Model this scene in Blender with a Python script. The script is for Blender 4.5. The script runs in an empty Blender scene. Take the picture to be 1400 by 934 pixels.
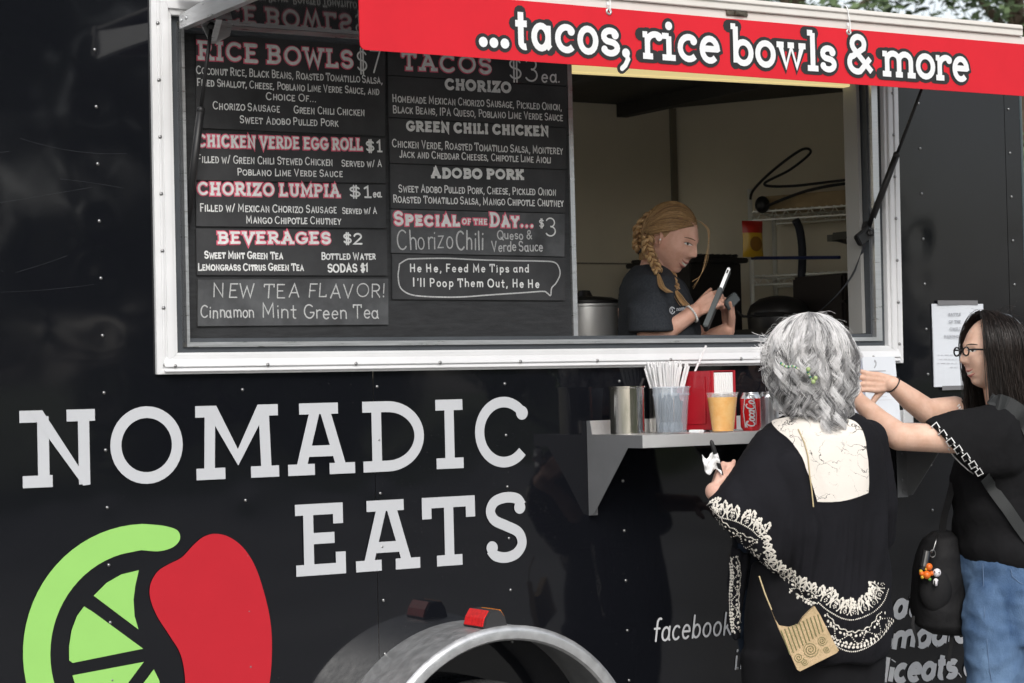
import bpy, bmesh, math, random
import numpy as np
from mathutils import Vector, Matrix, noise
from mathutils.bvhtree import BVHTree

# ------------------------------------------------------------------ camera, sky, sun, exposure
SC = bpy.context.scene
COL = SC.collection
CAM = np.array([0.0, -5.701, 1.5])
FPX = 1400 * 50 / 23.5
def cam_axes(y, p, r):
    cy, sy, cp, sp, cr, sr = math.cos(y), math.sin(y), math.cos(p), math.sin(p), math.cos(r), math.sin(r)
    R = np.array([cy, -sy, 0]); Fw = np.array([sy, cy, 0]); U = np.array([0, 0, 1.0])
    F2 = Fw * cp + U * sp; U2 = U * cp - Fw * sp
    return np.stack([R * cr + U2 * sr, -(U2 * cr - R * sr), F2])
AX = cam_axes(math.radians(31.97), math.radians(1.22), math.radians(-1.36))
cd = bpy.data.cameras.new('camera'); cam = bpy.data.objects.new('camera', cd); COL.objects.link(cam)
cd.lens = 50; cd.sensor_width = 23.5; cd.clip_start = 0.05; cd.clip_end = 2000
mw = Matrix.Identity(4)
for i in range(3):
    mw[i][0] = AX[0][i]; mw[i][1] = -AX[1][i]; mw[i][2] = -AX[2][i]; mw[i][3] = CAM[i]
cam.matrix_world = mw
cd.dof.use_dof = True; cd.dof.focus_distance = 6.75; cd.dof.aperture_fstop = 5.0
SC.camera = cam

SUN_EL, SUN_AZ = 40, 203            # azimuth of the sun, clockwise from +Y (into the trailer): behind the camera, to its left
w = bpy.data.worlds.new('World'); SC.world = w; w.use_nodes = True
nt = w.node_tree; bg = nt.nodes['Background']
sky = nt.nodes.new('ShaderNodeTexSky'); sky.sky_type = 'NISHITA'; sky.sun_disc = False
sky.sun_elevation = math.radians(SUN_EL); sky.sun_rotation = math.radians(SUN_AZ)
sky.air_density = 1.2; sky.dust_density = 3.0; sky.ozone_density = 1.0
hs = nt.nodes.new('ShaderNodeHueSaturation'); hs.inputs['Saturation'].default_value = 0.35; hs.inputs['Value'].default_value = 1.0
nt.links.new(sky.outputs[0], hs.inputs['Color']); nt.links.new(hs.outputs[0], bg.inputs[0])
bg.inputs[1].default_value = 0.15
sl = bpy.data.lights.new('sun', 'SUN'); sl.energy = 0.8; sl.angle = math.radians(22); sl.color = (1, 0.97, 0.925)
so = bpy.data.objects.new('sun', sl); COL.objects.link(so)
sd = Vector((math.sin(math.radians(SUN_AZ)) * math.cos(math.radians(SUN_EL)), math.cos(math.radians(SUN_AZ)) * math.cos(math.radians(SUN_EL)), math.sin(math.radians(SUN_EL))))
so.rotation_euler = sd.to_track_quat('Z', 'Y').to_euler(); so.location = (0, -8, 12)
SC.view_settings.view_transform = 'Standard'; SC.view_settings.look = 'None'
SC.view_settings.gamma = 1; SC.view_settings.exposure = 0.56
SC.view_settings.use_curve_mapping = False

# ------------------------------------------------------------------ measuring helpers: where a line of sight meets a plane of the place
def sight(px, py):
    d = np.array([(px - 700) / FPX, (py - 467) / FPX, 1.0]); return AX.T @ d
def at_y(px, py, y):
    r = sight(px, py); return Vector(CAM + r * (y - CAM[1]) / r[1])
def at_x(px, py, x):
    r = sight(px, py); return Vector(CAM + r * (x - CAM[0]) / r[0])
def at_z(px, py, z):
    r = sight(px, py); return Vector(CAM + r * (z - CAM[2]) / r[2])
def hit(bvh, px, py, off=0.0):
    r = Vector(sight(px, py)).normalized()
    l, n, i, d = bvh.ray_cast(Vector(CAM), r)
    if l is None: return None, None
    if n.dot(r) > 0: n = -n
    return l + n * off, n

# ------------------------------------------------------------------ materials
MATS = {}
def mat(name, col, rough=0.5, metal=0.0, spec=0.5, var=0.0, vscale=8.0, bump=0.0, bscale=60.0, coat=0.0, trans=0.0, ior=1.45, alpha=1.0,
        sheen=0.0, sss=0.0, rvar=0.0, stretch=None, col2=None, emis=None):
    if name in MATS: return MATS[name]
    m = bpy.data.materials.new(name); m.use_nodes = True; MATS[name] = m
    n = m.node_tree; p = n.nodes['Principled BSDF']; L = n.links.new
    p.inputs['Base Color'].default_value = (*col, 1); p.inputs['Roughness'].default_value = rough
    p.inputs['Metallic'].default_value = metal; p.inputs['Specular IOR Level'].default_value = spec
    p.inputs['Coat Weight'].default_value = coat; p.inputs['Coat Roughness'].default_value = 0.03
    p.inputs['Transmission Weight'].default_value = trans; p.inputs['IOR'].default_value = ior; p.inputs['Alpha'].default_value = alpha
    if sheen: p.inputs['Sheen Weight'].default_value = sheen
    if sss:
        p.inputs['Subsurface Weight'].default_value = sss; p.inputs['Subsurface Radius'].default_value = (0.012, 0.005, 0.003); p.inputs['Subsurface Scale'].default_value = 1.0
    if emis:
        p.inputs['Emission Color'].default_value = (*emis[:3], 1); p.inputs['Emission Strength'].default_value = emis[3]
    tc = n.nodes.new('ShaderNodeTexCoord'); vec = tc.outputs['Object']
    if stretch:
        mp = n.nodes.new('ShaderNodeMapping'); mp.inputs['Scale'].default_value = stretch; L(vec, mp.inputs[0]); vec = mp.outputs[0]
    if var or col2 or rvar:
        nz = n.nodes.new('ShaderNodeTexNoise'); nz.inputs['Scale'].default_value = vscale; nz.inputs['Detail'].default_value = 6; nz.inputs['Roughness'].default_value = 0.62
        L(vec, nz.inputs['Vector'])
        if var or col2:
            cr = n.nodes.new('ShaderNodeValToRGB'); c2 = col2 if col2 else tuple(min(1, c * (1 + var)) for c in col)
            c1 = col if col2 else tuple(c * (1 - var) for c in col)
            cr.color_ramp.elements[0].position = 0.32; cr.color_ramp.elements[1].position = 0.68
            cr.color_ramp.elements[0].color = (*c1, 1); cr.color_ramp.elements[1].color = (*c2, 1)
            L(nz.outputs[0], cr.inputs[0]); L(cr.outputs[0], p.inputs['Base Color'])
        if rvar:
            mr = n.nodes.new('ShaderNodeMapRange'); mr.inputs[1].default_value = 0.3; mr.inputs[2].default_value = 0.7
            mr.inputs[3].default_value = max(0.01, rough - rvar); mr.inputs[4].default_value = rough + rvar
            L(nz.outputs[0], mr.inputs[0]); L(mr.outputs[0], p.inputs['Roughness'])
    if bump:
        nb = n.nodes.new('ShaderNodeTexNoise'); nb.inputs['Scale'].default_value = bscale; nb.inputs['Detail'].default_value = 4
        L(vec, nb.inputs['Vector']); b = n.nodes.new('ShaderNodeBump'); b.inputs['Strength'].default_value = bump; b.inputs['Distance'].default_value = 0.004
        L(nb.outputs[0], b.inputs['Height']); L(b.outputs[0], p.inputs['Normal'])
    return m

# ------------------------------------------------------------------ mesh builder
class MB:
    def __init__(s): s.v = []; s.f = []; s.m = []
    def add(s, vs, fs, mi=0):
        o = len(s.v); s.v += [tuple(v) for v in vs]; s.f += [tuple(i + o for i in f) for f in fs]; s.m += [mi] * len(fs); return s
    def hexa(s, p, mi=0):      # 8 points: 4 of the first face, then 4 of the opposite face
        return s.add(p, [(0, 3, 2, 1), (4, 5, 6, 7), (0, 1, 5, 4), (1, 2, 6, 5), (2, 3, 7, 6), (3, 0, 4, 7)], mi)
    def box(s, x0, x1, y0, y1, z0, z1, mi=0):
        return s.hexa([(x0, y0, z0), (x1, y0, z0), (x1, y0, z1), (x0, y0, z1), (x0, y1, z0), (x1, y1, z0), (x1, y1, z1), (x0, y1, z1)], mi)
    def obox(s, c, hx, hy, hz, M=None, mi=0):
        M = M or Matrix.Identity(3); c = Vector(c)
        P = [c + M @ Vector((a * hx, b * hy, d * hz)) for b in (-1, 1) for (a, d) in ((-1, -1), (1, -1), (1, 1), (-1, 1))]
        return s.hexa(P, mi)
    def prism(s, poly, dvec, mi=0):
        n = len(poly); d = Vector(dvec); a = [Vector(p) for p in poly]; b = [p + d for p in a]
        return s.add(a + b, [tuple(range(n - 1, -1, -1)), tuple(range(n, 2 * n))] + [(i, (i + 1) % n, n + (i + 1) % n, n + i) for i in range(n)], mi)
    def tube(s, pts, r, seg=8, closed=False, mi=0, flat=None):
        pts = [Vector(p) for p in pts]; n = len(pts)
        if n < 2: return s
        rs = r if hasattr(r, '__len__') else [r] * n
        up = None; vs = []
        for i, p in enumerate(pts):
            a = pts[(i - 1) % n] if (closed or i > 0) else p; b = pts[(i + 1) % n] if (closed or i < n - 1) else p
            t = (b - a)
            t = t.normalized() if t.length > 1e-9 else Vector((0, 0, 1))
            if up is None:
                up = Vector((0, 0, 1)) if abs(t.z) < 0.9 else Vector((1, 0, 0))
            u = (up - t * up.dot(t))
            if u.length < 1e-6: u = t.orthogonal()
            u.normalize(); up = u; q = t.cross(u)
            for k in range(seg):
                a2 = 2 * math.pi * k / seg; vs.append(p + (u * math.cos(a2) + q * math.sin(a2)) * rs[i])
        fs = []
        for i in range(n if closed else n - 1):
            for k in range(seg):
                a = i * seg + k; b = i * seg + (k + 1) % seg; j = ((i + 1) % n) * seg
                fs.append((a, b, j + (k + 1) % seg, j + k))
        if not closed:
            fs.append(tuple(range(seg - 1, -1, -1))); fs.append(tuple((n - 1) * seg + k for k in range(seg)))
        return s.add(vs, fs, mi)
    def lathe(s, prof, c=(0, 0, 0), seg=32, mi=0, M=None, cap=True):
        c = Vector(c); vs = []; n = len(prof)
        for r, z in prof:
            for k in range(seg):
                a = 2 * math.pi * k / seg; q = Vector((r * math.cos(a), r * math.sin(a), z)); vs.append(c + (M @ q if M else q))
        fs = [(i * seg + k, i * seg + (k + 1) % seg, (i + 1) * seg + (k + 1) % seg, (i + 1) * seg + k) for i in range(n - 1) for k in range(seg)]
        if cap: fs += [tuple(range(seg - 1, -1, -1)), tuple((n - 1) * seg + k for k in range(seg))]
        return s.add(vs, fs, mi)
    def ball(s, c, r, seg=10, rings=7, mi=0, M=None):
        c = Vector(c); r = r if hasattr(r, '__len__') else (r, r, r); vs = []; fs = []
        for i in range(1, rings):
            th = math.pi * i / rings
            for k in range(seg):
                a = 2 * math.pi * k / seg; q = Vector((r[0] * math.sin(th) * math.cos(a), r[1] * math.sin(th) * math.sin(a), r[2] * math.cos(th)))
                vs.append(c + (M @ q if M else q))
        t = Vector((0, 0, r[2])); vs += [c + (M @ t if M else t), c - (M @ t if M else t)]
        T = len(vs) - 2
        for i in range(rings - 2):
            for k in range(seg):
                a = i * seg + k; b = i * seg + (k + 1) % seg; fs.append((a, a + seg, b + seg, b))
        for k in range(seg):
            fs.append((T, k, (k + 1) % seg)); o = (rings - 2) * seg; fs.append((T + 1, o + (k + 1) % seg, o + k))
        return s.add(vs, fs, mi)
    def frame(s, outer, inner, y0, y1, mi=0):     # rectangular ring in the XZ plane between y0 and y1; 4 corner points each, may be out of square
        O0 = [(p[0], y0, p[1]) for p in outer]; I0 = [(p[0], y0, p[1]) for p in inner]
        O1 = [(p[0], y1, p[1]) for p in outer]; I1 = [(p[0], y1, p[1]) for p in inner]
        for i in range(4):
            j = (i + 1) % 4
            s.hexa([O0[i], O0[j], I0[j], I0[i], O1[i], O1[j], I1[j], I1[i]], mi)
        return s
    def build(s, name, mats, parent=None, smooth=False, bevel=0.0, auto=None):
        me = bpy.data.meshes.new(name); me.from_pydata(s.v, [], s.f)
        for m in (mats if isinstance(mats, (list, tuple)) else [mats]): me.materials.append(m)
        for p, mi in zip(me.polygons, s.m): p.material_index = mi; p.use_smooth = smooth
        bm = bmesh.new(); bm.from_mesh(me); bmesh.ops.recalc_face_normals(bm, faces=bm.faces)
        if bevel:
            es = [e for e in bm.edges if len(e.link_faces) == 2 and e.calc_face_angle(0) > 0.6]
            bmesh.ops.bevel(bm, geom=es, offset=bevel, segments=2, affect='EDGES', clamp_overlap=True)
        if auto is not None:
            for e in bm.edges:
                if len(e.link_faces) == 2 and e.calc_face_angle(0) > auto: e.smooth = False
        bm.to_mesh(me); bm.free(); me.update()
        o = bpy.data.objects.new(name, me); COL.objects.link(o)
        if parent: put(o, parent)
        return o
def put(o, parent):
    o.parent = parent; o.matrix_parent_inverse = Matrix.Translation(parent.location).inverted()
def thing(name, label, cat, loc, group=None):
    o = bpy.data.objects.new(name, None); COL.objects.link(o); o.location = loc; o.empty_display_size = 0.1
    return tag(o, label, cat, group)
def tag(o, label, cat, group=None):
    o['label'] = label; o['category'] = cat
    if group: o['group'] = group
    return o
def structure(o): o['kind'] = 'structure'; return o
def spline(pts, n=8, closed=False):
    P = [np.array(p, float) for p in pts]; N = len(P); out = []
    rng = range(N if closed else N - 1)
    for i in rng:
        p0 = P[(i - 1) % N] if (closed or i > 0) else P[i] * 2 - P[i + 1]
        p1 = P[i]; p2 = P[(i + 1) % N]
        p3 = P[(i + 2) % N] if (closed or i + 2 < N) else P[(i + 1) % N] * 2 - P[i]
        for k in range(n):
            t = k / n
            out.append(tuple(0.5 * ((2 * p1) + (p2 - p0) * t + (2 * p0 - 5 * p1 + 4 * p2 - p3) * t * t + (3 * p1 - p0 - 3 * p2 + p3) * t ** 3)))
    if not closed: out.append(tuple(P[-1]))
    return out

# ------------------------------------------------------------------ organic bodies: overlapping solids fused into one skin
def chain(mb, pts, rs, seg=22):
    pts = [Vector(p) for p in pts]
    for p, r in zip(pts, rs): mb.ball(p, r, seg, 13)
    for i in range(len(pts) - 1): mb.tube([pts[i], pts[i + 1]], [rs[i], rs[i + 1]], seg)
def fuse(mb, name, material, voxel=0.004, smooth=3, parent=None, warp=None, tex=None):
    me = bpy.data.meshes.new(name); me.from_pydata(mb.v, [], mb.f)
    bm = bmesh.new(); bm.from_mesh(me); bmesh.ops.recalc_face_normals(bm, faces=bm.faces); bm.to_mesh(me); bm.free()
    o = bpy.data.objects.new(name, me); COL.objects.link(o)
    r = o.modifiers.new('r', 'REMESH'); r.mode = 'VOXEL'; r.voxel_size = voxel; r.adaptivity = 0
    if smooth:
        s = o.modifiers.new('s', 'SMOOTH'); s.factor = 0.5; s.iterations = smooth
    dg = bpy.context.evaluated_depsgraph_get(); dg.update()
    m2 = bpy.data.meshes.new_from_object(o.evaluated_get(dg)); o.modifiers.clear(); o.data = m2; m2.name = name
    bpy.data.meshes.remove(me)
    if warp:
        n = len(m2.vertices); co = np.empty(n * 3); m2.vertices.foreach_get('co', co); co = co.reshape(-1, 3)
        nr = np.empty(n * 3); m2.vertices.foreach_get('normal', nr); nr = nr.reshape(-1, 3)
        co = warp(co, nr); m2.vertices.foreach_set('co', co.ravel()); m2.update()
    m2.materials.clear(); m2.materials.append(material)
    m2.polygons.foreach_set('use_smooth', [True] * len(m2.polygons))
    if parent: put(o, parent)
    return o
def bvh_of(o):
    me = o.data; return BVHTree.FromPolygons([v.co.copy() for v in me.vertices], [tuple(p.vertices) for p in me.polygons])
def nz3(co, f, seed=0.0):
    out = np.empty(len(co)); s = Vector((seed * 3.1, seed * 1.7, seed * 2.3))
    for i, c in enumerate(co): out[i] = noise.noise(Vector((c[0] * f[0], c[1] * f[1], c[2] * f[2])) + s)
    return out
# ------------------------------------------------------------------ lettering: stroke skeletons, cap height 1
def arc(cx, cy, rx, ry, a0, a1, n=14):
    return [(cx + rx * math.cos(math.radians(a0 + (a1 - a0) * i / n)), cy + ry * math.sin(math.radians(a0 + (a1 - a0) * i / n))) for i in range(n + 1)]
# glyph: (width, strokes, serif ends [(x, y, reach left, reach right)], balls [(x,y)])
S = 0.17
GL = {
 'A': (.8, [[(.1, 0), (.4, 1), (.7, 0)], [(.2, .33), (.6, .33)]], [(.1, 0, S, S), (.7, 0, S, S), (.4, 1, S * 1.2, .06)]),
 'B': (.66, [[(.12, 0), (.12, 1)], [(.12, 1)] + arc(.36, .76, .2, .24, 90, -90, 10) + [(.12, .52)], [(.12, .52)] + arc(.37, .26, .23, .26, 90, -90, 10) + [(.12, 0)]], [(.12, 0, S, 0), (.12, 1, S, 0)]),
 'C': (.78, [arc(.42, .5, .36, .5, 48, 315, 22)], [(.68, .87, 0.03, .03)]),
 'D': (.74, [[(.12, 0), (.12, 1), (.3, 1)] + arc(.3, .5, .36, .5, 90, -90, 16) + [(.12, 0)]], [(.12, 0, S, 0), (.12, 1, S, 0)]),
 'E': (.62, [[(.54, 1), (.12, 1), (.12, 0), (.56, 0)], [(.12, .52), (.44, .52)]], [(.12, 0, S, 0), (.12, 1, S, 0)]),
 'F': (.6, [[(.54, 1), (.12, 1), (.12, 0)], [(.12, .5), (.44, .5)]], [(.12, 0, S, S), (.12, 1, S, 0)]),
 'G': (.8, [arc(.42, .5, .36, .5, 48, 340, 22) + [(.76, .42), (.5, .42)]], [(.68, .87, 0.03, .03)]),
 'H': (.78, [[(.14, 0), (.14, 1)], [(.64, 0), (.64, 1)], [(.14, .5), (.64, .5)]], [(.14, 0, S, S), (.14, 1, S, S), (.64, 0, S, S), (.64, 1, S, S)]),
 'I': (.3, [[(.15, 0), (.15, 1)]], [(.15, 0, S, S), (.15, 1, S, S)]),
 'J': (.5, [[(.38, 1), (.38, .25)] + arc(.2, .25, .18, .25, 0, -150, 8)], [(.38, 1, S, S)]),
 'K': (.72, [[(.12, 0), (.12, 1)], [(.6, 1), (.12, .4)], [(.28, .58), (.64, 0)]], [(.12, 0, S, S), (.12, 1, S, S), (.62, 0, S, S), (.6, 1, S, S)]),
 'L': (.58, [[(.12, 1), (.12, 0), (.54, 0), (.54, .14)]], [(.12, 0, S, 0), (.12, 1, S, S)]),
 'M': (.92, [[(.12, 0), (.14, 1), (.46, .25), (.78, 1), (.8, 0)]], [(.12, 0, S, S), (.8, 0, S, S), (.14, 1, S, 0), (.78, 1, 0, S)]),
 'N': (.8, [[(.14, 0), (.14, 1), (.66, 0), (.66, 1)]], [(.14, 0, S, S), (.14, 1, S, 0), (.66, 1, S, S)]),
 'O': (.84, [arc(.42, .5, .37, .5, 90, 450, 28)], []),
 'P': (.64, [[(.12, 0), (.12, 1)], [(.12, 1)] + arc(.36, .73, .24, .27, 90, -90, 10) + [(.12, .46)]], [(.12, 0, S, S), (.12, 1, S, 0)]),
 'Q': (.84, [arc(.42, .5, .37, .5, 90, 450, 28), [(.5, .22), (.78, -.08)]], []),
 'R': (.7, [[(.12, 0), (.12, 1)], [(.12, 1)] + arc(.36, .74, .22, .26, 90, -90, 10) + [(.12, .48)], [(.34, .48), (.62, 0)]], [(.12, 0, S, S), (.12, 1, S, 0), (.62, 0, .06, S)]),
 'S': (.62, [arc(.31, .74, .24, .26, 25, 235, 12) + arc(.31, .26, .25, .26, 80, -155, 14)], [(.53, .86, .02, .02), (.08, .14, .02, .02)]),
 'T': (.7, [[(.35, 0), (.35, 1)], [(.05, .82), (.05, 1), (.65, 1), (.65, .82)]], [(.35, 0, S, S)]),
 'U': (.76, [[(.14, 1), (.14, .3)] + arc(.38, .3, .24, .3, 180, 360, 12) + [(.62, 1)]], [(.14, 1, S, S), (.62, 1, S, S)]),
 'V': (.74, [[(.08, 1), (.37, 0), (.66, 1)]], [(.08, 1, S, S), (.66, 1, S, S)]),
 'W': (1.0, [[(.08, 1), (.28, 0), (.5, .8), (.72, 0), (.92, 1)]], [(.08, 1, S, S), (.92, 1, S, S)]),
 'X': (.7, [[(.08, 1), (.62, 0)], [(.62, 1), (.08, 0)]], [(.08, 1, S, S), (.62, 1, S, S), (.08, 0, S, S), (.62, 0, S, S)]),
 'Y': (.7, [[(.06, 1), (.35, .48), (.64, 1)], [(.35, .48), (.35, 0)]], [(.06, 1, S, S), (.64, 1, S, S), (.35, 0, S, S)]),
 'Z': (.64, [[(.08, .86), (.08, 1), (.56, 1), (.06, 0), (.58, 0), (.58, .14)]], []),
 '0': (.6, [arc(.3, .5, .24, .5, 90, 450, 24)], []),
 '1': (.36, [[(.05, .82), (.2, 1), (.2, 0)]], [(.2, 0, S, S)]),
 '2': (.6, [arc(.3, .73, .23, .27, 170, -35, 12) + [(.06, 0), (.56, 0)]], []),
 '3': (.58, [arc(.27, .75, .22, .25, 150, -80, 12), arc(.27, .26, .25, .27, 85, -150, 14)], []),
 '7': (.58, [[(.04, 1), (.54, 1), (.2, 0)]], []),
 '$': (.6, [arc(.3, .73, .22, .2, 25, 235, 12) + arc(.3, .3, .23, .22, 80, -155, 14), [(.24, -.08), (.24, 1.08)], [(.36, -.08), (.36, 1.08)]], []),
 ',': (.22, [[(.12, .06), (.06, -.16)]], []), '.': (.22, [[(.1, 0), (.12, .03)]], []), "'": (.18, [[(.1, 1), (.08, .78)]], []),
 '!': (.24, [[(.12, 1), (.1, .28)], [(.1, 0), (.1, .04)]], []), '/': (.4, [[(.05, -.05), (.35, 1)]], []), '-': (.4, [[(.06, .42), (.34, .42)]], []),
 '&': (.76, [[(.7, .02), (.2, .66)] + arc(.33, .8, .17, .2, 200, -20, 12) + [(.48, .68), (.18, .44)] + arc(.3, .26, .22, .26, 140, 290, 10) + [(.66, .4)]], []),
 # lower case
 'a': (.56, [arc(.27, .29, .21, .29, 40, 400, 20), [(.48, .6), (.48, .06), (.54, 0)]], []),
 'b': (.56, [[(.08, 1), (.08, 0)], arc(.29, .29, .21, .29, 180, 540, 20)], [(.08, 1, .13, 0)]),
 'c': (.5, [arc(.28, .3, .22, .3, 50, 315, 16)], []),
 'd': (.58, [arc(.27, .29, .21, .29, 0, 360, 20), [(.48, 1), (.48, 0)]], []),
 'e': (.54, [[(.07, .32), (.48, .32)] + arc(.28, .3, .21, .3, 5, 315, 18)], []),
 'f': (.36, [arc(.3, .82, .14, .18, 60, 180, 8) + [(.16, 0)], [(.02, .56), (.32, .56)]], []),
 'h': (.56, [[(.08, 1), (.08, 0)], [(.08, .36)] + arc(.28, .38, .2, .22, 170, 0, 10) + [(.48, 0)]], []),
 'i': (.2, [[(.1, .58), (.1, 0)], [(.1, .82), (.11, .86)]], [(.1, 0, .15, .15), (.1, .58, .15, 0)]),
 'k': (.52, [[(.08, 1), (.08, 0)], [(.44, .6), (.1, .26)], [(.2, .36), (.48, 0)]], []),
 'l': (.2, [[(.1, 1), (.1, 0)]], [(.1, 0, .15, .15), (.1, 1, .15, 0)]),
 'm': (.84, [[(.08, .6), (.08, 0)], [(.08, .36)] + arc(.25, .4, .17, .2, 170, 0, 8) + [(.42, 0)], [(.42, .36)] + arc(.59, .4, .17, .2, 170, 0, 8) + [(.76, 0)]], [(.08, 0, .13, .11), (.42, 0, .1, .1), (.76, 0, .1, .13), (.08, .58, .13, 0)]),
 'n': (.56, [[(.08, .6), (.08, 0)], [(.08, .36)] + arc(.28, .38, .2, .22, 170, 0, 10) + [(.48, 0)]], []),
 'o': (.56, [arc(.28, .3, .22, .3, 90, 450, 20)], []),
 'p': (.56, [[(.08, .6), (.08, -.35)], arc(.29, .3, .21, .29, 180, 540, 20)], []),
 'r': (.4, [[(.08, .6), (.08, 0)], [(.08, .34)] + arc(.3, .36, .22, .24, 170, 60, 8)], [(.08, 0, .13, .15), (.08, .58, .13, 0)]),
 's': (.46, [arc(.23, .45, .17, .15, 30, 240, 10) + arc(.23, .15, .18, .15, 75, -150, 12)], []),
 't': (.38, [[(.17, .9), (.17, .12)] + arc(.28, .12, .11, .12, 180, 290, 6), [(.02, .6), (.34, .6)]], []),
 'u': (.56, [[(.08, .6), (.08, .24)] + arc(.28, .24, .2, .24, 180, 360, 10), [(.48, .6), (.48, 0)]], []),
 'v': (.5, [[(.05, .6), (.25, 0), (.45, .6)]], []),
 'w': (.7, [[(.04, .6), (.2, 0), (.35, .55), (.5, 0), (.66, .6)]], [(.04, .6, .1, .1), (.66, .6, .1, .1), (.35, .6, .1, .08)]),
 'z': (.46, [[(.06, .6), (.42, .6), (.05, 0), (.44, 0)]], []),
}
CLAMP = [0.42]
def ribbon(pts, wd, closed=False):
    P = [np.array(p, float) for p in pts]
    Q = [P[0]]
    for p in P[1:]:
        if np.linalg.norm(p - Q[-1]) > 1e-5: Q.append(p)
    P = Q; n = len(P)
    if closed or (n > 3 and np.linalg.norm(P[0] - P[-1]) < 1e-3):
        closed = True
        if np.linalg.norm(P[0] - P[-1]) < 1e-3: P = P[:-1]; n -= 1
    L, R = [], []
    for i in range(n):
        a = P[(i - 1) % n] if (closed or i > 0) else None; b = P[(i + 1) % n] if (closed or i < n - 1) else None
        d1 = (P[i] - a) / np.linalg.norm(P[i] - a) if a is not None else None
        d2 = (b - P[i]) / np.linalg.norm(b - P[i]) if b is not None else None
        if d1 is None: d1 = d2
        if d2 is None: d2 = d1
        n1 = np.array([-d1[1], d1[0]]); n2 = np.array([-d2[1], d2[0]]); m = n1 + n2; q = np.linalg.norm(m)
        m = m / q if q > 1e-6 else n1
        k = 1 / max(CLAMP[0], float(m @ n1)); L.append(P[i] + m * k * wd / 2); R.append(P[i] - m * k * wd / 2)
    fs = [(i, (i + 1) % n, n + (i + 1) % n, n + i) for i in range(n if closed else n - 1)]
    return L + R, fs
class Ink:
    """flat lettering on a plane: every stroke is a strip lying a hair above the one before"""
    def __init__(s, to3d, lift=0.0006, step=0.00004): s.mb = MB(); s.to3d = to3d; s.k = 0; s.lift = lift; s.step = step
    def strip(s, pts, wd, mi=0, closed=False):
        vs, fs = ribbon(pts, wd, closed); s.k += 1; h = s.lift + s.step * (s.k % 60); n = len(vs) // 2
        s.mb.add([s.to3d(p[0], p[1], h + (i % n) * 6e-6) for i, p in enumerate(vs)], fs, mi)
    def disc(s, c, r, mi=0, n=18):
        s.k += 1; h = s.lift + s.step * (s.k % 60)
        s.mb.add([s.to3d(c[0] + r * math.cos(2 * math.pi * i / n), c[1] + r * math.sin(2 * math.pi * i / n), h) for i in range(n)], [tuple(range(n))], mi)
    def stroke(s, pts, wd, mi=0, rnd=True):
        s.strip(pts, wd, mi)
        if rnd: s.disc(pts[0], wd / 2, mi, 10); s.disc(pts[-1], wd / 2, mi, 10)
def smallcaps(ch): return (ch.upper(), 0.78) if ch.islower() and ch.upper() in GL else (ch, 1.0)
def layout(text, caps=True, sp=0.10, bold=0.0):
    out = []; x = 0
    for ch in text:
        if ch == ' ': x += 0.34 + bold; continue
        g, k = smallcaps(ch) if caps else (ch, 1.0)
        if g not in GL: continue
        out.append((g, k, x)); x += GL[g][0] * k + sp + bold
    return out, x - sp - bold
def write(ink, text, x0, x1, z0, z1, cap, wd, mi=0, caps=True, serif=False, slant=0.0, rng=None, rnd=True, outline=None, bold=0.0, sp=0.10):
    """text from (x0,z0) to (x1,z1) on the plane; cap = cap height in metres, wd = stroke width in metres"""
    lay, W = layout(text, caps, sp, bold)
    if not lay: return
    sx = (x1 - x0) / W; tilt = (z1 - z0) / (x1 - x0)
    passes = [(wd, mi)] if outline is None else [(wd + outline[0], outline[1]), (wd, mi)]
    for ip, (pw, pm) in enumerate(passes):
        if ip: ink.k = (ink.k // 60 + 1) * 60; ink.lift += 0.0022
        r = random.Random(hash_text(text))
        for g, k, gx in lay:
            jx, jy, jr = ((r.uniform(-1, 1) * rng * cap, r.uniform(-1, 1) * rng * cap, r.uniform(-1, 1) * rng) if rng else (0, 0, 0))
            ins = min(0.3, wd / cap) / 2 / k if serif else 0
            def T(p):
                p = (p[0], ins + p[1] * (1 - 2 * ins)) if serif else p
                xx = x0 + (gx + p[0] * k) * sx + p[1] * k * cap * (slant + jr) + jx
                return (xx, z0 + (xx - x0) * tilt + p[1] * k * cap + jy)
            gw, st, se = GL[g]
            for q in st: ink.stroke([T(p) for p in q], pw * (0.9 + 0.2 * r.random() if rng else 1), pm, rnd)
            if serif:
                for (ax, ay, l, rr) in se:
                    a, b = T((ax - l, ay)), T((ax + rr, ay)); e = (pw - wd) / 2
                    ink.strip([(a[0] - e, a[1]), (b[0] + e, b[1])], pw, pm)
    if outline is not None: ink.lift -= 0.0022
def hash_text(t):
    h = 7
    for c in t: h = (h * 131 + ord(c)) % 1000003
    return h
def plane_xz(y):                       # lettering on a face that looks towards -Y
    return lambda x, z, h: (x, y - h, z)
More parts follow.
